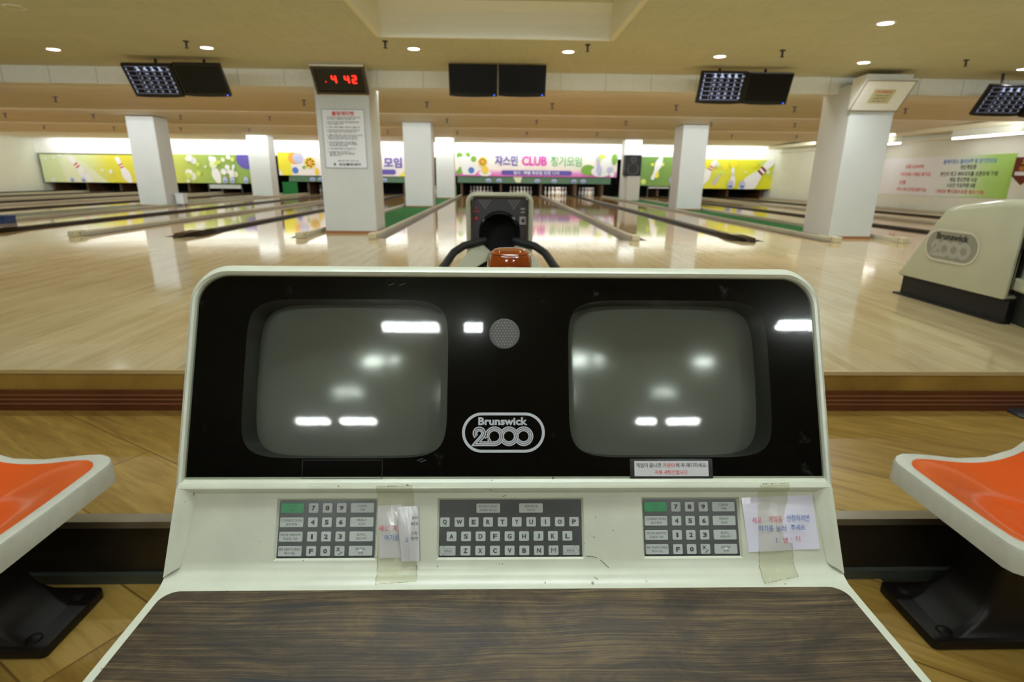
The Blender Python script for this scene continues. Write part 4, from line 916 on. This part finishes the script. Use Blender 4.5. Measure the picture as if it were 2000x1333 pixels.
    # ball rack in front: white bed with two black rails and front hoop
    if full:
        g = MB()
        bed = [(-.14, .02), (-.18, -.12), (-.22, -.30), (-.27, -.50), (-.24, -.84), (.24, -.84), (.27, -.50), (.22, -.30), (.18, -.12), (.14, .02)]
        g.prism(bed, .20, .27, shell2); g.prism([(x * .8, y * .8) for x, y in bed], .0, .20, black_matt)
        g.build('rack_bed', root, bevel=.01)
        for s_ in (-1, 1):
            g = MB(); pth = [(s_ * .09, .03, .44), (s_ * .13, -.03, .435), (s_ * .20, -.10, .425), (s_ * .25, -.20, .40), (s_ * .28, -.34, .36), (s_ * .30, -.60, .34), (s_ * .24, -.84, .33), (0, -.92, .33)]
            g.tube(pth, .022, black_matt, n=10); g.build('rail', root, smooth=True)
            g = MB(); g.tube([(s_ * .04, -.02, .38), (s_ * .06, -.25, .355), (s_ * .12, -.42, .34), (s_ * .16, -.80, .33)], .013, black_gloss, n=8); g.build('inner_rail', root, smooth=True)
            g = MB(); g.loft([[(s_ * .10, .02, .27), (s_ * .17, -.1, .27), (s_ * .23, -.3, .27), (s_ * .27, -.5, .27)], [(s_ * .10, .02, .42), (s_ * .165, -.1, .405), (s_ * .22, -.3, .35), (s_ * .25, -.5, .33)], [(s_ * .03, .02, .36), (s_ * .06, -.1, .35), (s_ * .09, -.3, .31), (s_ * .10, -.5, .29)]], shell2, closed=False); g.build('guard', root, smooth=True)
    return root
pa = at(912, 372, 3.22); pb = at(1040, 372, 3.22)
ball_return((pa.x + pb.x) / 2, 3.22, 'white ball return with dark arched mouth, directly behind the console', True)
ball_return(2.92 + .192, 3.065, 'white ball return seen from its badged side at the right edge', True)

# ------------------------------------------------------------------ chairs
def make_chair(sgn, lb):
    """pedestal seat facing the console; sgn +1 for the right chair"""
    X0 = 1.105 if sgn > 0 else -1.045; ox = sgn * 1.34; oy = 1.165
    root = empty('pedestal_chair', (ox, oy, -.39), lb, 'chair', 'orange pedestal chairs beside the console')
    # section along the seat depth: (distance from front edge, height), then up the back
    sec = [(0, .045), (.006, .046), (.022, .048), (.048, .049), (.09, .046), (.14, .040), (.22, .030), (.30, .034), (.37, .062), (.42, .12), (.46, .20), (.50, .30), (.53, .38)]
    hw = [.176, .196, .214, .226, .230, .232, .234, .232, .228, .222, .215, .20, .17]
    dish = [.002, .004, .008, .013, .020, .026, .034, .036, .034, .032, .030, .024, .012]
    def P(i, t, inset, dz=0):
        d, z = sec[i]; h_ = hw[i] - inset
        d = d + inset * max(0, 1 - d / .2)
        if i == len(sec) - 1: z = z - inset
        cz_ = dish[i] * max(0, 1 - (t * 1.0) ** 2) if inset > .001 else 0
        # dish pushes down on the seat and outward on the back
        a = min(1, max(0, (i - 7) / 3))
        # front corners are rounded in plan
        yy = t * h_
        rr = max(0, abs(t) - .62) / .38
        if i == len(sec) - 1: z -= .05 * rr ** 2
        return (X0 + sgn * (d + cz_ * a), oy + yy, z - cz_ * (1 - a) + dz - .39 + .39)
    T = [-1, -.9, -.75, -.5, -.25, 0, .25, .5, .75, .9, 1]
    n = len(sec)
    g = MB(); g.loft([[P(i, t, .030, .0015) for t in T] for i in range(n)], orange, closed=False); o = g.build('seat_shell', None, smooth=True)
    o.data.transform(Matrix.Translation(-Vector(root.location))); o.parent = root
    sub = o.modifiers.new('sub', 'SUBSURF'); sub.levels = 1; sub.render_levels = 2
    # rim: outer wall, rolled top, around the whole outline
    def outline(inset, dz, dn=0.0):
        pts = []
        for i in range(n): pts.append((i, -1))
        for t in T[1:-1]: pts.append((n - 1, t))
        for i in range(n - 1, -1, -1): pts.append((i, 1))
        for t in T[-2:0:-1]: pts.append((0, t))
        out = []
        for i, t in pts:
            v = list(P(i, t, inset, dz)); 
            a = min(1, max(0, (i - 7) / 3)); v[0] += sgn * dn * a; v[2] -= dn * (1 - a)
            out.append(tuple(v))
        return out
    g = MB(); g.loft([outline(.034, -.004), outline(.030, .003), outline(.015, .0065), outline(.003, .003), outline(0, -.004), outline(.0, 0, .055), outline(.012, 0, .058), outline(.016, 0, .03)], chair_rim)
    # underside pan
    g.loft([[P(i, t, .012, -.03) for t in T] for i in range(n)], chair_rim, closed=False)
    o = g.build('rim', None, smooth=True); o.data.transform(Matrix.Translation(-Vector(root.location))); o.parent = root
    # pedestal
    PYc = 1.24; PX = sgn * 1.40
    def ring(z, hx, hy, cx_, cy_): return [(x, y, z) for x, y in rrect(cx_ - hx, cx_ + hx, cy_ - hy, cy_ + hy, min(hx, hy) * .25, 3)]
    g = MB(); g.loft([ring(-.03, .12, .10, sgn * 1.34, 1.20), ring(-.12, .085, .075, sgn * 1.37, 1.22), ring(-.24, .085, .07, PX - sgn * .0, PYc), ring(-.31, .11, .08, PX, PYc), ring(-.345, .16, .09, PX, PYc), ring(-.36, .20, .098, PX, PYc)], dark_iron, cap0=True)
    o = g.build('pedestal', None, smooth=True); o.data.transform(Matrix.Translation(-Vector(root.location))); o.parent = root
    g = MB(); cx_ = sgn * 1.42; g.prism(rrect(cx_ - .27, cx_ + .27, 1.13, 1.355, .015, 4), -.388, -.36, dark_iron); o = g.build('base_plate', None, smooth=True, bevel=.004); o.data.transform(Matrix.Translation(-Vector(root.location))); o.parent = root
    for bx, by in ((-.22, 1.165), (-.22, 1.32), (.22, 1.165), (.22, 1.32)):
        g = MB(); g.lathe([(0, -.352), (.012, -.352), (.018, -.355), (.020, -.36)], dark_iron, c=(cx_ + bx, by, 0), n=16); o = g.build('bolt', None, smooth=True); o.data.transform(Matrix.Translation(-Vector(root.location))); o.parent = root
    return root
make_chair(-1, 'orange pedestal chair with white rim, left of the console')
make_chair(1, 'orange pedestal chair with white rim, right of the console')
b = MB(); b.box(1.19, 1.75, 1.20, 1.398, -.3895, -.386, mat('floor_mat_dark', srgb(44, 40, 30), .5)); tag(b.build('floor_mat'), 'thin dark floor mat under the right chair base', 'mat')
p = on_z(2000, 805, -.18)
b = MB(); b.lathe([(0, 0), (.19, 0), (.20, .006), (.19, .012), (0, .014)], mat('disc_grey', srgb(60, 62, 66), .5), c=(p.x + .12, p.y - .04, -.18), n=40); tag(b.build('floor_disc', smooth=True), 'dark grey round base plate on the upper step at the right edge', 'floor plate')

# =================================================================== CONSOLE
UX = .0135
console = empty('score_console', (UX, .62, -.39), 'ivory bowling score console with black twin-screen window and wood desk', 'console')
A = Vector((UX, .6568, .4032)); EXc = Vector((1, 0, 0)); Ep = Vector((0, .409, .9126)).normalized(); Np = EXc.cross(Ep)
Fp = Matrix((EXc, Ep, Np)).transposed().to_4x4(); Fp.translation = A        # panel frame: u, v, w
def cpart(mb, name, smooth=False, bevel=0, parent=None, label=None):
    o = mb.build(name, None, smooth=smooth, bevel=bevel); o.data.transform(Matrix.Translation(-Vector(console.location))); o.parent = parent or console
    if label: o['label'] = label
    return o
# hood with rolled bezel
def tl(hw, v0, v1, r, w_): return [(x, y, w_) for x, y in rrect(-hw, hw, v0, v1, r, 10, .003)]
g = MB(); g.M = Fp
loops = [tl(.4345, .001, .285, .042, -.010), tl(.4345, .001, .285, .042, .0005), tl(.4355, .000, .2865, .043, .003), tl(.4385, -.003, .290, .045, .0045), tl(.4425, -.007, .2955, .049, .002), tl(.4445, -.009, .3005, .052, -.005), tl(.4455, -.010, .303, .053, -.014),
         tl(.4455, -.010, .303, .053, -.035), tl(.44, -.010, .285, .05, -.065), tl(.42, -.010, .23, .04, -.10), tl(.40, -.01, .12, .03, -.16)]
g.loft(loops, shell, cap1=True)
cpart(g, 'hood', smooth=True)
# mask board with two picture-tube openings
def crt_out(cx, cy, a, b_, w_, p=6.5): return [(x, y, w_) for x, y in superell(cx, cy, a, b_, p, 72)]
tubes = [(-.2255, .1425, .1405, .1105), (.2265, .1430, .1425, .1105)]
bm = bmesh.new(); es = []
for lp in [rrect(-.4345, .4345, .001, .285, .042, 10, .003)] + [superell(cx, cy, a_, b_, 6.5, 72) for cx, cy, a_, b_ in tubes]:
    vv = [bm.verts.new((x, y, -.006)) for x, y in lp]; es += [bm.edges.new((vv[i], vv[(i + 1) % len(vv)])) for i in range(len(vv))]
bmesh.ops.triangle_fill(bm, use_beauty=True, use_dissolve=False, edges=es)
me = bpy.data.meshes.new('mask_board'); bm.to_mesh(me); bm.free(); me.transform(Fp); me.transform(Matrix.Translation(-Vector(console.location))); me.materials.append(mat('mask_black', srgb(7, 7, 6), .7, spec=.04))
o = bpy.data.objects.new('mask_board', me); C.objects.link(o); o.parent = console
crt_glass = mat('picture_tube_glass', srgb(146, 148, 140), .16, spec=1.0)
side_m = mat('tube_well', srgb(50, 53, 48), .4)
for cx, cy, a_, b_ in tubes:
    g = MB(); g.M = Fp
    def dome(x, y): return -.034 - ((x - cx) ** 2 + (y - cy) ** 2) / 1.3
    g.loft([crt_out(cx, cy, a_, b_, -.006), [(x, y, dome(x, y)) for x, y, _ in crt_out(cx, cy, a_ * .997, b_ * .997, 0)]], side_m)
    tb = cpart(g, 'tube_surround', smooth=True)
    g = MB(); g.M = Fp; L = []
    for k in range(17):
        s_ = max(1 - k / 16.0, .002); L.append([(x, y, dome(x, y)) for x, y, _ in crt_out(cx, cy, a_ * s_, b_ * s_, 0)])
    g.loft(L, crt_glass); cpart(g, 'picture_tube', smooth=True)
# smoked window
g = MB(); g.M = Fp; g.flat(rrect(-.434, .434, .0012, .2848, .042, 10, .003), -.0015, glass_m); cpart(g, 'smoked_window')
# speaker disc behind the window
g = MB(); g.M = Fp @ Matrix.Translation((-.006, .2038, -.0012)); g.lathe([(0, .0004), (.020, .0004), (.0215, 0)], mat('speaker_grey', srgb(84, 82, 80), .6), n=40)
for i in range(-4, 5):
    for j in range(-4, 5):
        x = (i + (j % 2) * .5) * .0042; y = j * .0038
        if math.hypot(x, y) < .0175: g.add([(x + .0007 * math.cos(k), y + .0007 * math.sin(k), .0008) for k in range(0, 6)], [(0, 1, 2, 3, 4, 5)], mat('speaker_hole', srgb(150, 148, 146), .5))
cpart(g, 'speaker_grille')
# maker's mark
g = MB(); ink = mat('silver_ink', srgb(188, 190, 196), .45); pl = Plane(g, Fp @ Vector((-.006 + .0, .0668, -.0012)), EXc, Ep, .0002)
logo(pl, -.001, 0, .1135 / 1344, ink, ink, ink); cpart(g, 'maker_mark')
# sticker
g = MB(); pl = Plane(g, Fp @ Vector((.2230, .0180, -.0010)), EXc, Ep, .0002); Wn = .102; Hn = .0205
pl.poly(rrect(-Wn / 2 - .006, Wn / 2 + .006, -Hn / 2 - .003, Hn / 2 + .003, .001), mat('sticker_edge', srgb(28, 30, 28), .15)); pl.up()
pl.poly([(-Wn / 2, -Hn / 2), (Wn / 2, -Hn / 2), (Wn / 2, Hn / 2), (-Wn / 2, Hn / 2)], mat('sticker_white', srgb(206, 206, 206), .35)); pl.up()
bk = mat('print_black', srgb(30, 30, 32), .5)
pl.text('게임이 끝나면', -.0315, .0045, bk, h=.0062, wid=.034, bold=.01); pl.text('카운터', -.0035, .0045, red, h=.0062, wid=.016, bold=.01); pl.text('에 꼭 얘기하세요.', .0275, .0045, bk, h=.0062, wid=.043, bold=.01)
pl.text('자동 세팅안됩니다.', .0, -.0050, red, h=.0062, wid=.046, bold=.01)
cpart(g, 'notice_sticker')
# worn outline of a removed label, lower left of the window
g = MB(); pl = Plane(g, Fp @ Vector((0, 0, -.0011)), EXc, Ep); wear = mat('label_residue', srgb(46, 48, 46), .6)
for q_ in ([(-.278, .030), (-.171, .030)], [(-.278, .030), (-.278, .006)], [(-.171, .030), (-.171, .005)], [(-.278, .006), (-.171, .005)]): pl.strip(q_, .0006, wear)
for x, y in ((-.124, .029), (-.120, .027), (-.17, .272), (-.155, .272)): pl.strip([(x, y), (x + .008, y + .003)], .0015, wear)
cpart(g, 'label_residue')

# control deck: lip, keypad slope, ledge and desk apron as one profile swept across
A2 = Vector((UX, .652, .385)); B2 = Vector((UX, .612, .305)); Ed = (B2 - A2).normalized(); Nd = -EXc.cross(Ed)   # v runs down the slope
if Nd.y > 0: Nd = -Nd
SL = (B2 - A2).length
def D(u, v, w_=0): return A2 + EXc * u + Ed * v + Nd * w_
HW = .4455
kp = [(-.310, -.1757), (-.0958, .1017), (.1808, .3155)]; kv = (.0022, .0815); dep = .0045
g = MB()
us = [-HW, -.418] + [x for k_ in kp for x in k_] + [.418, HW]
us = sorted(us)
def is_hole(a, c): return any(abs(a - k_[0]) < 1e-6 and abs(c - k_[1]) < 1e-6 for k_ in kp)
# upper lip profile (Y, Z) in plane coordinates v, w
lip = [D(0, -.026, .001), D(0, -.0195, .0045), D(0, -.0155, .0085), D(0, -.0115, .0090), D(0, -.0085, .0070), D(0, -.0065, .003), D(0, -.0045, .0004), D(0, kv[0], 0)]
low = [D(0, kv[1], 0), D(0, .091, .0), D(0, .0945, .0012), D(0, .098, .005), Vector((UX, .6005, .2975)), Vector((UX, .594, .2945)), Vector((UX, .587, .2925)), Vector((UX, .55, .2918)), Vector((UX, .40, .2918)), Vector((UX, .388, .289)), Vector((UX, .381, .281)), Vector((UX, .380, .262)), Vector((UX, .386, .252)), Vector((UX, .56, .25)), Vector((UX, .68, .22)), Vector((UX, .86, .22)), Vector((UX, .87, .34))]
def sweep(prof, a, c): g.loft([[p_ + EXc * x for p_ in prof] for x in (a, c)], shell, closed=False)
nS = len(us)
sweep(lip, -HW, HW); sweep(low, -HW, HW)
for i in range(nS - 1):
    a, c = us[i], us[i + 1]
    if not is_hole(a, c): g.quad(D(a, kv[0]), D(c, kv[0]), D(c, kv[1]), D(a, kv[1]), shell)
    else:
        bi_ = .0028
        o4 = [(a, kv[0]), (c, kv[0]), (c, kv[1]), (a, kv[1])]; i4 = [(a + bi_, kv[0] + bi_), (c - bi_, kv[0] + bi_), (c - bi_, kv[1] - bi_), (a + bi_, kv[1] - bi_)]
        for k in range(4):
            n_ = (k + 1) % 4; g.quad(D(*o4[k]), D(*o4[n_]), D(*i4[n_], -dep), D(*i4[k], -dep), shell)
# side cheeks
for s_ in (-1, 1):
    full_prof = [p_ for p_ in lip + low]
    cap = [p_ + EXc * s_ * HW for p_ in full_prof]
    g.add(cap, [tuple(range(len(cap)))], shell)
    # raised cheek wedge
    o_ = s_ * (HW + .0005); i0 = s_ * .417; i1 = s_ * .4285
    a_ = D(o_, -.012, .0095); b_ = D(o_, .100, .008); c_ = D(i0, -.004, 0.0004); d_ = D(i1, .088, 0.0004); m0 = D(s_ * .436, -.010, .0085); m1 = D(s_ * .438, .094, .0075)
    a2 = D(o_, -.012, -.01); b2 = D(o_, .1, -.01)
    g.add([a_, m0, c_, d_, m1, b_, a2, b2], [(0, 1, 4, 5), (1, 2, 3, 4), (0, 5, 7, 6)], shell)
for p_ in g.v:
    v_ = (p_ - A2).dot(Ed)
    if v_ < .07 and abs(p_.x - UX) > .43: p_.x = UX + (p_.x - UX) * (1 - .016 * (1 - min(1, max(0, (v_ + .026) / .09))))
cpart(g, 'control_deck', smooth=True)
# position on the deck surface by distance down its profile, so that taped things follow the ledge
PROF = lip + low[:9]
CUM = [0]
for q0, q1 in zip(PROF, PROF[1:]): CUM.append(CUM[-1] + (q1 - q0).length)
def on_deck(u, s_, w_=0):
    k = 0
    while k < len(PROF) - 2 and s_ > CUM[k + 1]: k += 1
    q0, q1 = PROF[k], PROF[k + 1]; t = (q1 - q0).normalized(); nrm = Vector((0, -t.z, t.y))
    if nrm.y > 0 or nrm.z < -.5: nrm = -nrm
    # blend neighbouring normals near the corners
    p_ = q0 + t * (s_ - CUM[k]); nn = (nrm * .6 + Nd * .4 if k < 12 else nrm).normalized()
    return p_ + EXc * u + nn * w_
def deck_uv(px, py):
    v = ray(px, py); O = Vector((0, 0, H)); best = None
    for k in range(1, len(PROF) - 1):
        q0, q1 = PROF[k], PROF[k + 1]; t = (q1 - q0).normalized(); nrm = Vector((0, -t.z, t.y)); dn = v.dot(nrm)
        if abs(dn) < 1e-9: continue
        s_ = (q0 - O).dot(nrm) / dn; P_ = O + v * s_; a_ = (P_ - q0).dot(t)
        if s_ > 0 and -1e-4 <= a_ <= (q1 - q0).length + 1e-4 and (best is None or s_ < best[0]): best = (s_, P_.x - UX, CUM[k] + a_)
    if best is None: return (0, 0)
    return best[1:]
# desk laminate with rounded rear corners
ol = [(-.4345, .405), (.4345, .405)] + arc(.4145, .5635, .020, 0, 90, 8) + arc(-.4145, .5635, .020, 90, 180, 8)
g = MB(); g.M = Matrix.Translation((UX, 0, 0)); g.prism(ol, .2915, .2928, desk_wood); cpart(g, 'desk_top')
g = MB(); g.box(UX - .30, UX + .30, .60, .84, -.385, .23, dark_brown); g.box(UX - .36, UX + .36, .55, .90, -.39, -.365, dark_iron); cpart(g, 'pedestal', bevel=.006)
g = MB(); g.box(UX - .30, UX + .30, .80, .985, .572, .5915, shell); g.box(UX - .28, UX + .28, .81, .97, .225, .575, shell); cpart(g, 'rear_housing', bevel=.008)

# keypads with individual keys
pad_m = mat('keypad_grey', srgb(68, 70, 68), .30, noise=.06, nscale=60); key_m = mat('key_grey', srgb(186, 192, 186), .30, noise=.03); key_g = mat('key_green', srgb(24, 150, 84), .3)
ktxt = mat('key_text', srgb(52, 56, 58), .5); ktxt2 = mat('key_text_green', srgb(20, 104, 62), .5)
def keypad(u0, u1, keys, lb):
    u0 += .0028; u1 -= .0028; v0, v1 = kv[0] + .0028, kv[1] - .0028; W = u1 - u0; Hh = v1 - v0
    g = MB(); O = D(u0, v1, -dep + .0002)
    g.loft([[D(x, v, wz) for x, v in rrect(u0 - .0005, u1 + .0005, v0 - .0005, v1 + .0005, .003)] for wz in (-dep - .002, -dep + .0004)], pad_m, cap1=True, cap0=True)
    base = cpart(g, 'keypad', label=lb)
    # black grime line along the lower edge
    g = MB()
    for k in range(46):
        x = u0 + W * k / 45; h_ = .0008 + .0014 * random.random(); g.quad(D(x, v1 - h_, -dep + .0006), D(x + W / 45, v1 - .0006 - h_ * .6, -dep + .0006), D(x + W / 45, v1 + .0004, -dep + .0006), D(x, v1 + .0004, -dep + .0006), black_matt)
    gr = cpart(g, 'dirt_line', parent=base)
    for (x0, x1, y0, y1, kind_, t) in keys:
        g = MB(); a, c, d0, d1 = u0 + x0 * W, u0 + x1 * W, v0 + y0 * Hh, v0 + y1 * Hh
        m_ = key_g if t and t[0] == 'START' else key_m
        rr = rrect(a, c, d0, d1, .0014, 4)
        g.loft([[D(x, v, -dep + .0004) for x, v in rr], [D(x, v, -dep + .0009) for x, v in rrect(a + .0002, c - .0002, d0 + .0002, d1 - .0002, .0013, 4)]], m_, cap1=True)
        O = D((a + c) / 2, (d0 + d1) / 2, -dep + .0011); kw = dict(O=O, ex=EXc, ey=-Ed, ez=Nd, lift=0)
        kh = d1 - d0; kw_ = c - a
        tm = ktxt2 if m_ is key_g else ktxt
        if kind_ == 'big': text(g, t, 0, 0, tm, h=kh * (.50 if t != 'Q' else .56), wid=kw_ * {'I': .13, 'M': .50, 'W': .60, '1': .22, 'J': .32}.get(t, .42), bold=0 if t == 'M' else .042, **kw)
        elif kind_ == 'slash':
            text(g, 'X', -kw_ * .14, kh * .17, tm, h=kh * .40, bold=.045, **kw); p0 = O + EXc * (-kw_ * .08) - Ed * (-kh * .36); p1 = O + EXc * (kw_ * .32) - Ed * (-kh * .08)
            dd = (p1 - p0).normalized().cross(Nd) * .0005; g.quad(p0 - dd, p1 - dd, p1 + dd, p0 + dd, tm)
        elif kind_ == 'two':
            text(g, t[0], 0, kh * .20, tm, h=kh * .24, wid=kw_ * t[2], bold=0, **kw); text(g, t[1], 0, -kh * .20, tm, h=kh * .26, wid=kw_ * t[3], bold=.005, **kw)
        else:
            s_ = 1 if kind_ == 'arrow_r' else -1
            text(g, 'SPACE', -s_ * kw_ * .04, -kh * .02, tm, h=kh * .26, wid=kw_ * .5, bold=.005, **kw)
            A_ = [(-.46, .26), (.20, .26), (.20, .48), (.49, 0), (.20, -.48), (.20, -.26), (-.46, -.26), (-.46, .26)]
            pl = Plane(g, O, EXc, -Ed, .0001); 
            for q0, q1 in zip(A_, A_[1:]): pl.strip([(s_ * q0[0] * kw_, q0[1] * kh), (s_ * q1[0] * kw_, q1[1] * kh)], .0003, tm)
        if t and t[0] == 'ENTER': g.add([O + EXc * (.0022 * math.cos(k) * (1 + .2 * math.sin(3 * k))) - Ed * (.0012 * math.sin(k) + .0008) + Nd * .0002 for k in [i * PI / 5 for i in range(10)]], [tuple(range(10))], mat('worn_white', srgb(232, 232, 226), .3))
        cpart(g, 'key', parent=base)
    return base
rows_ = [(.05, .22), (.30, .47), (.55, .72), (.80, .97)]
cols_ = [(.012, .252), (.300, .400), (.445, .545), (.591, .691), (.736, .978)]
tx = [[('START', '시작', .42, .2), '7', '8', '9', ('CLEAR', '삭제', .42, .22)], [('CORRECTION', '점수정정', .86, .48), '4', '5', '6', ('PRINT', '프린트', .42, .3)],
      [('MOVE ARROW', '화살표 이동', .86, .6), '1', '2', '3', ('BOWL', '게임시작', .36, .46)], [('BR FEATURES', '특수기능', .9, .46), 'F', '0', 'X/', ('ENTER', '선택', .42, .22)]]
ks = []
for r_, (y0, y1) in enumerate(rows_):
    for c_, (x0, x1) in enumerate(cols_):
        t = tx[r_][c_]; ks.append((x0, x1, y0, y1, 'two' if c_ in (0, 4) else ('slash' if t == 'X/' else 'big'), t))
qk = [(.258, .426, .066, .232, 'two', ('FRONT DESK', '프런트 데스크', .76, .7)), (.560, .728, .066, .232, 'two', ('SERVICE', '서비스', .55, .36))]
for i, ch in enumerate('QWERTYUIOP'): x = .005 + .1010 * i; qk.append((x, x + .067, .31, .475, 'big', ch))
for i, ch in enumerate('ASDFGHJKL'): x = .052 + .1015 * i; qk.append((x, x + .069, .56, .727, 'big', ch))
qk.append((.004, .116, .81, .975, 'arrow_l', None))
for i, ch in enumerate('ZXCVBNM'): x = .151 + .1025 * i; qk.append((x, x + .069, .81, .975, 'big', ch))
qk.append((.866, .982, .81, .975, 'arrow_r', None))
keypad(*kp[0], ks, 'grey number keypad at the left of the deck'); keypad(*kp[1], qk, 'grey letter keypad in the middle of the deck'); keypad(*kp[2], ks, 'grey number keypad at the right of the deck')

# taped notes: points given as deck coordinates from the photo
paper = mat('note_paper', srgb(226, 224, 238), .12, noise=.03); ink_r = mat('note_red', srgb(206, 92, 110), .4); ink_b = mat('note_blue', srgb(74, 110, 180), .4)
def sheet(quadpx, name, m_, lift, lb, bow=.0015, n=8):
    c4 = [deck_uv(*p_) for p_ in quadpx]     # TL TR BR BL
    g = MB(); L = []
    for j in range(n + 1):
        t = j / n; row_ = []
        for i in range(n + 1):
            s_ = i / n
            u = (c4[0][0] * (1 - s_) + c4[1][0] * s_) * (1 - t) + (c4[3][0] * (1 - s_) + c4[2][0] * s_) * t
            v = (c4[0][1] * (1 - s_) + c4[1][1] * s_) * (1 - t) + (c4[3][1] * (1 - s_) + c4[2][1] * s_) * t
            row_.append(on_deck(u, v, lift + bow * math.sin(PI * s_) * math.sin(PI * t) + .0005 * math.sin(9 * s_ + 5 * t)))
        L.append(row_)
    g.loft(L, m_, closed=False); return g, c4
def note_text(g, lines_, lift):
    for t, px, py, wpx, hpx, m_ in lines_:
        u, v = deck_uv(px, py); u2, _ = deck_uv(px + wpx, py); _, v2 = deck_uv(px, py + hpx)
        text(g, t, 0, 0, m_, h=(v2 - v), wid=(u2 - u), bold=.004, O=on_deck(u, v, lift), ex=EXc, ey=-Ed, ez=Nd)
g, c4 = sheet([(1447, 973), (1586, 967), (1600, 1072), (1462, 1079)], 'paper_note', paper, .0010, '')
note_text(g, [('새로', 1476, 1016, 18, 12, ink_r), ('게임을', 1512, 1014, 26, 12, ink_r), ('신청하려면', 1556, 1012, 44, 13, ink_b), ('여기를', 1494, 1032, 29, 12, ink_b), ('눌러', 1523, 1032, 20, 12, ink_b), ('주세요', 1556, 1030, 28, 11, ink_b), ('1.', 1517, 1055, 6, 10, ink_b), ('엔', 1532, 1055, 10, 11, ink_r), ('터', 1556, 1052, 8, 11, ink_r)], .0035)
cpart(g, 'paper_note', smooth=False, label='crinkled white note in red and blue writing right of the right keypad')
g, c4 = sheet([(738, 988), (790, 986), (790, 1090), (742, 1090)], 'paper_note', paper, .0010, '')
note_text(g, [('새로', 751, 1032, 20, 12, ink_r), ('게', 772, 1032, 8, 12, ink_r), ('여기를', 766, 1050, 28, 12, ink_b)], .0035)
cpart(g, 'paper_note', label='white note half covered by a folded flap, beside the left keypad')
g, c4 = sheet([(776, 990), (818, 988), (820, 1096), (786, 1096)], 'paper_flap', mat('flap_paper', srgb(208, 206, 204), .25), .0045, '', bow=.004)
note_text(g, [('눌러', 812, 1010, 11, 7, bk), ('새로게', 811, 1022, 14, 7, bk), ('요', 797, 1052, 6, 9, ink_b), ('신청', 811, 1040, 12, 7, bk), ('하려면', 811, 1050, 14, 7, bk)], .0095)
cpart(g, 'paper_flap', label='white folded paper flap over the left note')
for q_, lb in (([(734, 951), (806, 949), (813, 1138), (733, 1144)], 'yellowed clear tape strip over the left note'), ([(1483, 947), (1540, 945), (1558, 1128), (1493, 1142)], 'yellowed clear tape strip over the right note')):
    g, c4 = sheet(q_, 'tape_strip', tape_m, .0016, '', bow=.0016, n=24)
    ed = mat('tape_edge', srgb(62, 56, 40), .5)
    for (a_, b_, t0) in ((0, 3, .66), (1, 2, .60), (0, 1, 0), (3, 2, 0)):
        (u0_, v0_), (u1_, v1_) = c4[a_], c4[b_]; pts = []
        for k in range(25): t = t0 + (1 - t0) * k / 24; pts.append((u0_ + (u1_ - u0_) * t + random.uniform(-.0004, .0004), v0_ + (v1_ - v0_) * t + random.uniform(-.0004, .0004)))
        for p0, p1 in zip(pts, pts[1:]):
            if random.random() < .2: continue
            d0 = Vector((p1[0] - p0[0], p1[1] - p0[1])).normalized() * random.uniform(.00012, .0003)
            g.quad(on_deck(p0[0] - d0.y, p0[1] + d0.x, .0022), on_deck(p0[0] + d0.y, p0[1] - d0.x, .0022), on_deck(p1[0] + d0.y, p1[1] - d0.x, .0022), on_deck(p1[0] - d0.y, p1[1] + d0.x, .0022), ed)
    cpart(g, 'tape_strip', smooth=False, label=lb)
# scuffs and chips in the ivory plastic
g = MB(); sc = mat('scuff', srgb(92, 82, 58), .7)
for pts in ([(1172, 1094), (1180, 1101), (1189, 1110)], [(1145, 1087), (1156, 1087), (1166, 1090)], [(1160, 1128), (1168, 1133)], [(380, 962), (378, 972), (374, 984)], [(355, 1082), (357, 1085)], [(853, 1105), (856, 1109)], [(1600, 1018), (1612, 1030)], [(956, 957), (960, 958)], [(660, 949), (663, 951)], [(988, 968), (980, 971)], [(1196, 1036), (1199, 1037)]):
    uv = [deck_uv(*p_) for p_ in pts]
    for p0, p1 in zip(uv, uv[1:]):
        d0 = Vector((p1[0] - p0[0], p1[1] - p0[1])).normalized() * .0004
        g.quad(on_deck(p0[0] - d0.y, p0[1] + d0.x, .0006), on_deck(p0[0] + d0.y, p0[1] - d0.x, .0006), on_deck(p1[0] + d0.y, p1[1] - d0.x, .0006), on_deck(p1[0] - d0.y, p1[1] + d0.x, .0006), sc)
cpart(g, 'scuff_marks')

# brown jar on the ledge behind the hood
pj = at(996, 486, .905); jr = .0365
root = empty('glass_jar', (pj.x, .905, .592), 'glossy brown fluted jar standing behind the top edge of the console', 'jar')
amber = mat('amber_glaze', srgb(128, 58, 20), .08, noise=.35, nscale=25, coat=.6)
g = MB(); zt_ = pj.z - .592; n = 48
prof = [(0, 0), (.030, 0), (.034, .006), (.0365, .02), (.0375, zt_ * .55), (.0365, zt_ * .78), (.033, zt_ * .90)]
g.loft([[((r_ + (.0008 * math.cos(12 * 2 * PI * i / n) if k in (2, 3, 4, 5) else 0)) * math.cos(2 * PI * i / n), r_ * math.sin(2 * PI * i / n), z_) for i in range(n)] for k, (r_, z_) in enumerate(prof)], amber); g.build('body', root, smooth=True)
g = MB(); g.lathe([(.033, zt_ * .90), (.0315, zt_ * .915), (.0325, zt_ * .93), (.029, zt_ * .965), (.0275, zt_ * .968), (.0265, zt_ * .985), (.021, zt_ * 1.0), (.012, zt_ * 1.005), (0, zt_ * 1.005)], amber, n=48); g.build('lid', root, smooth=True)
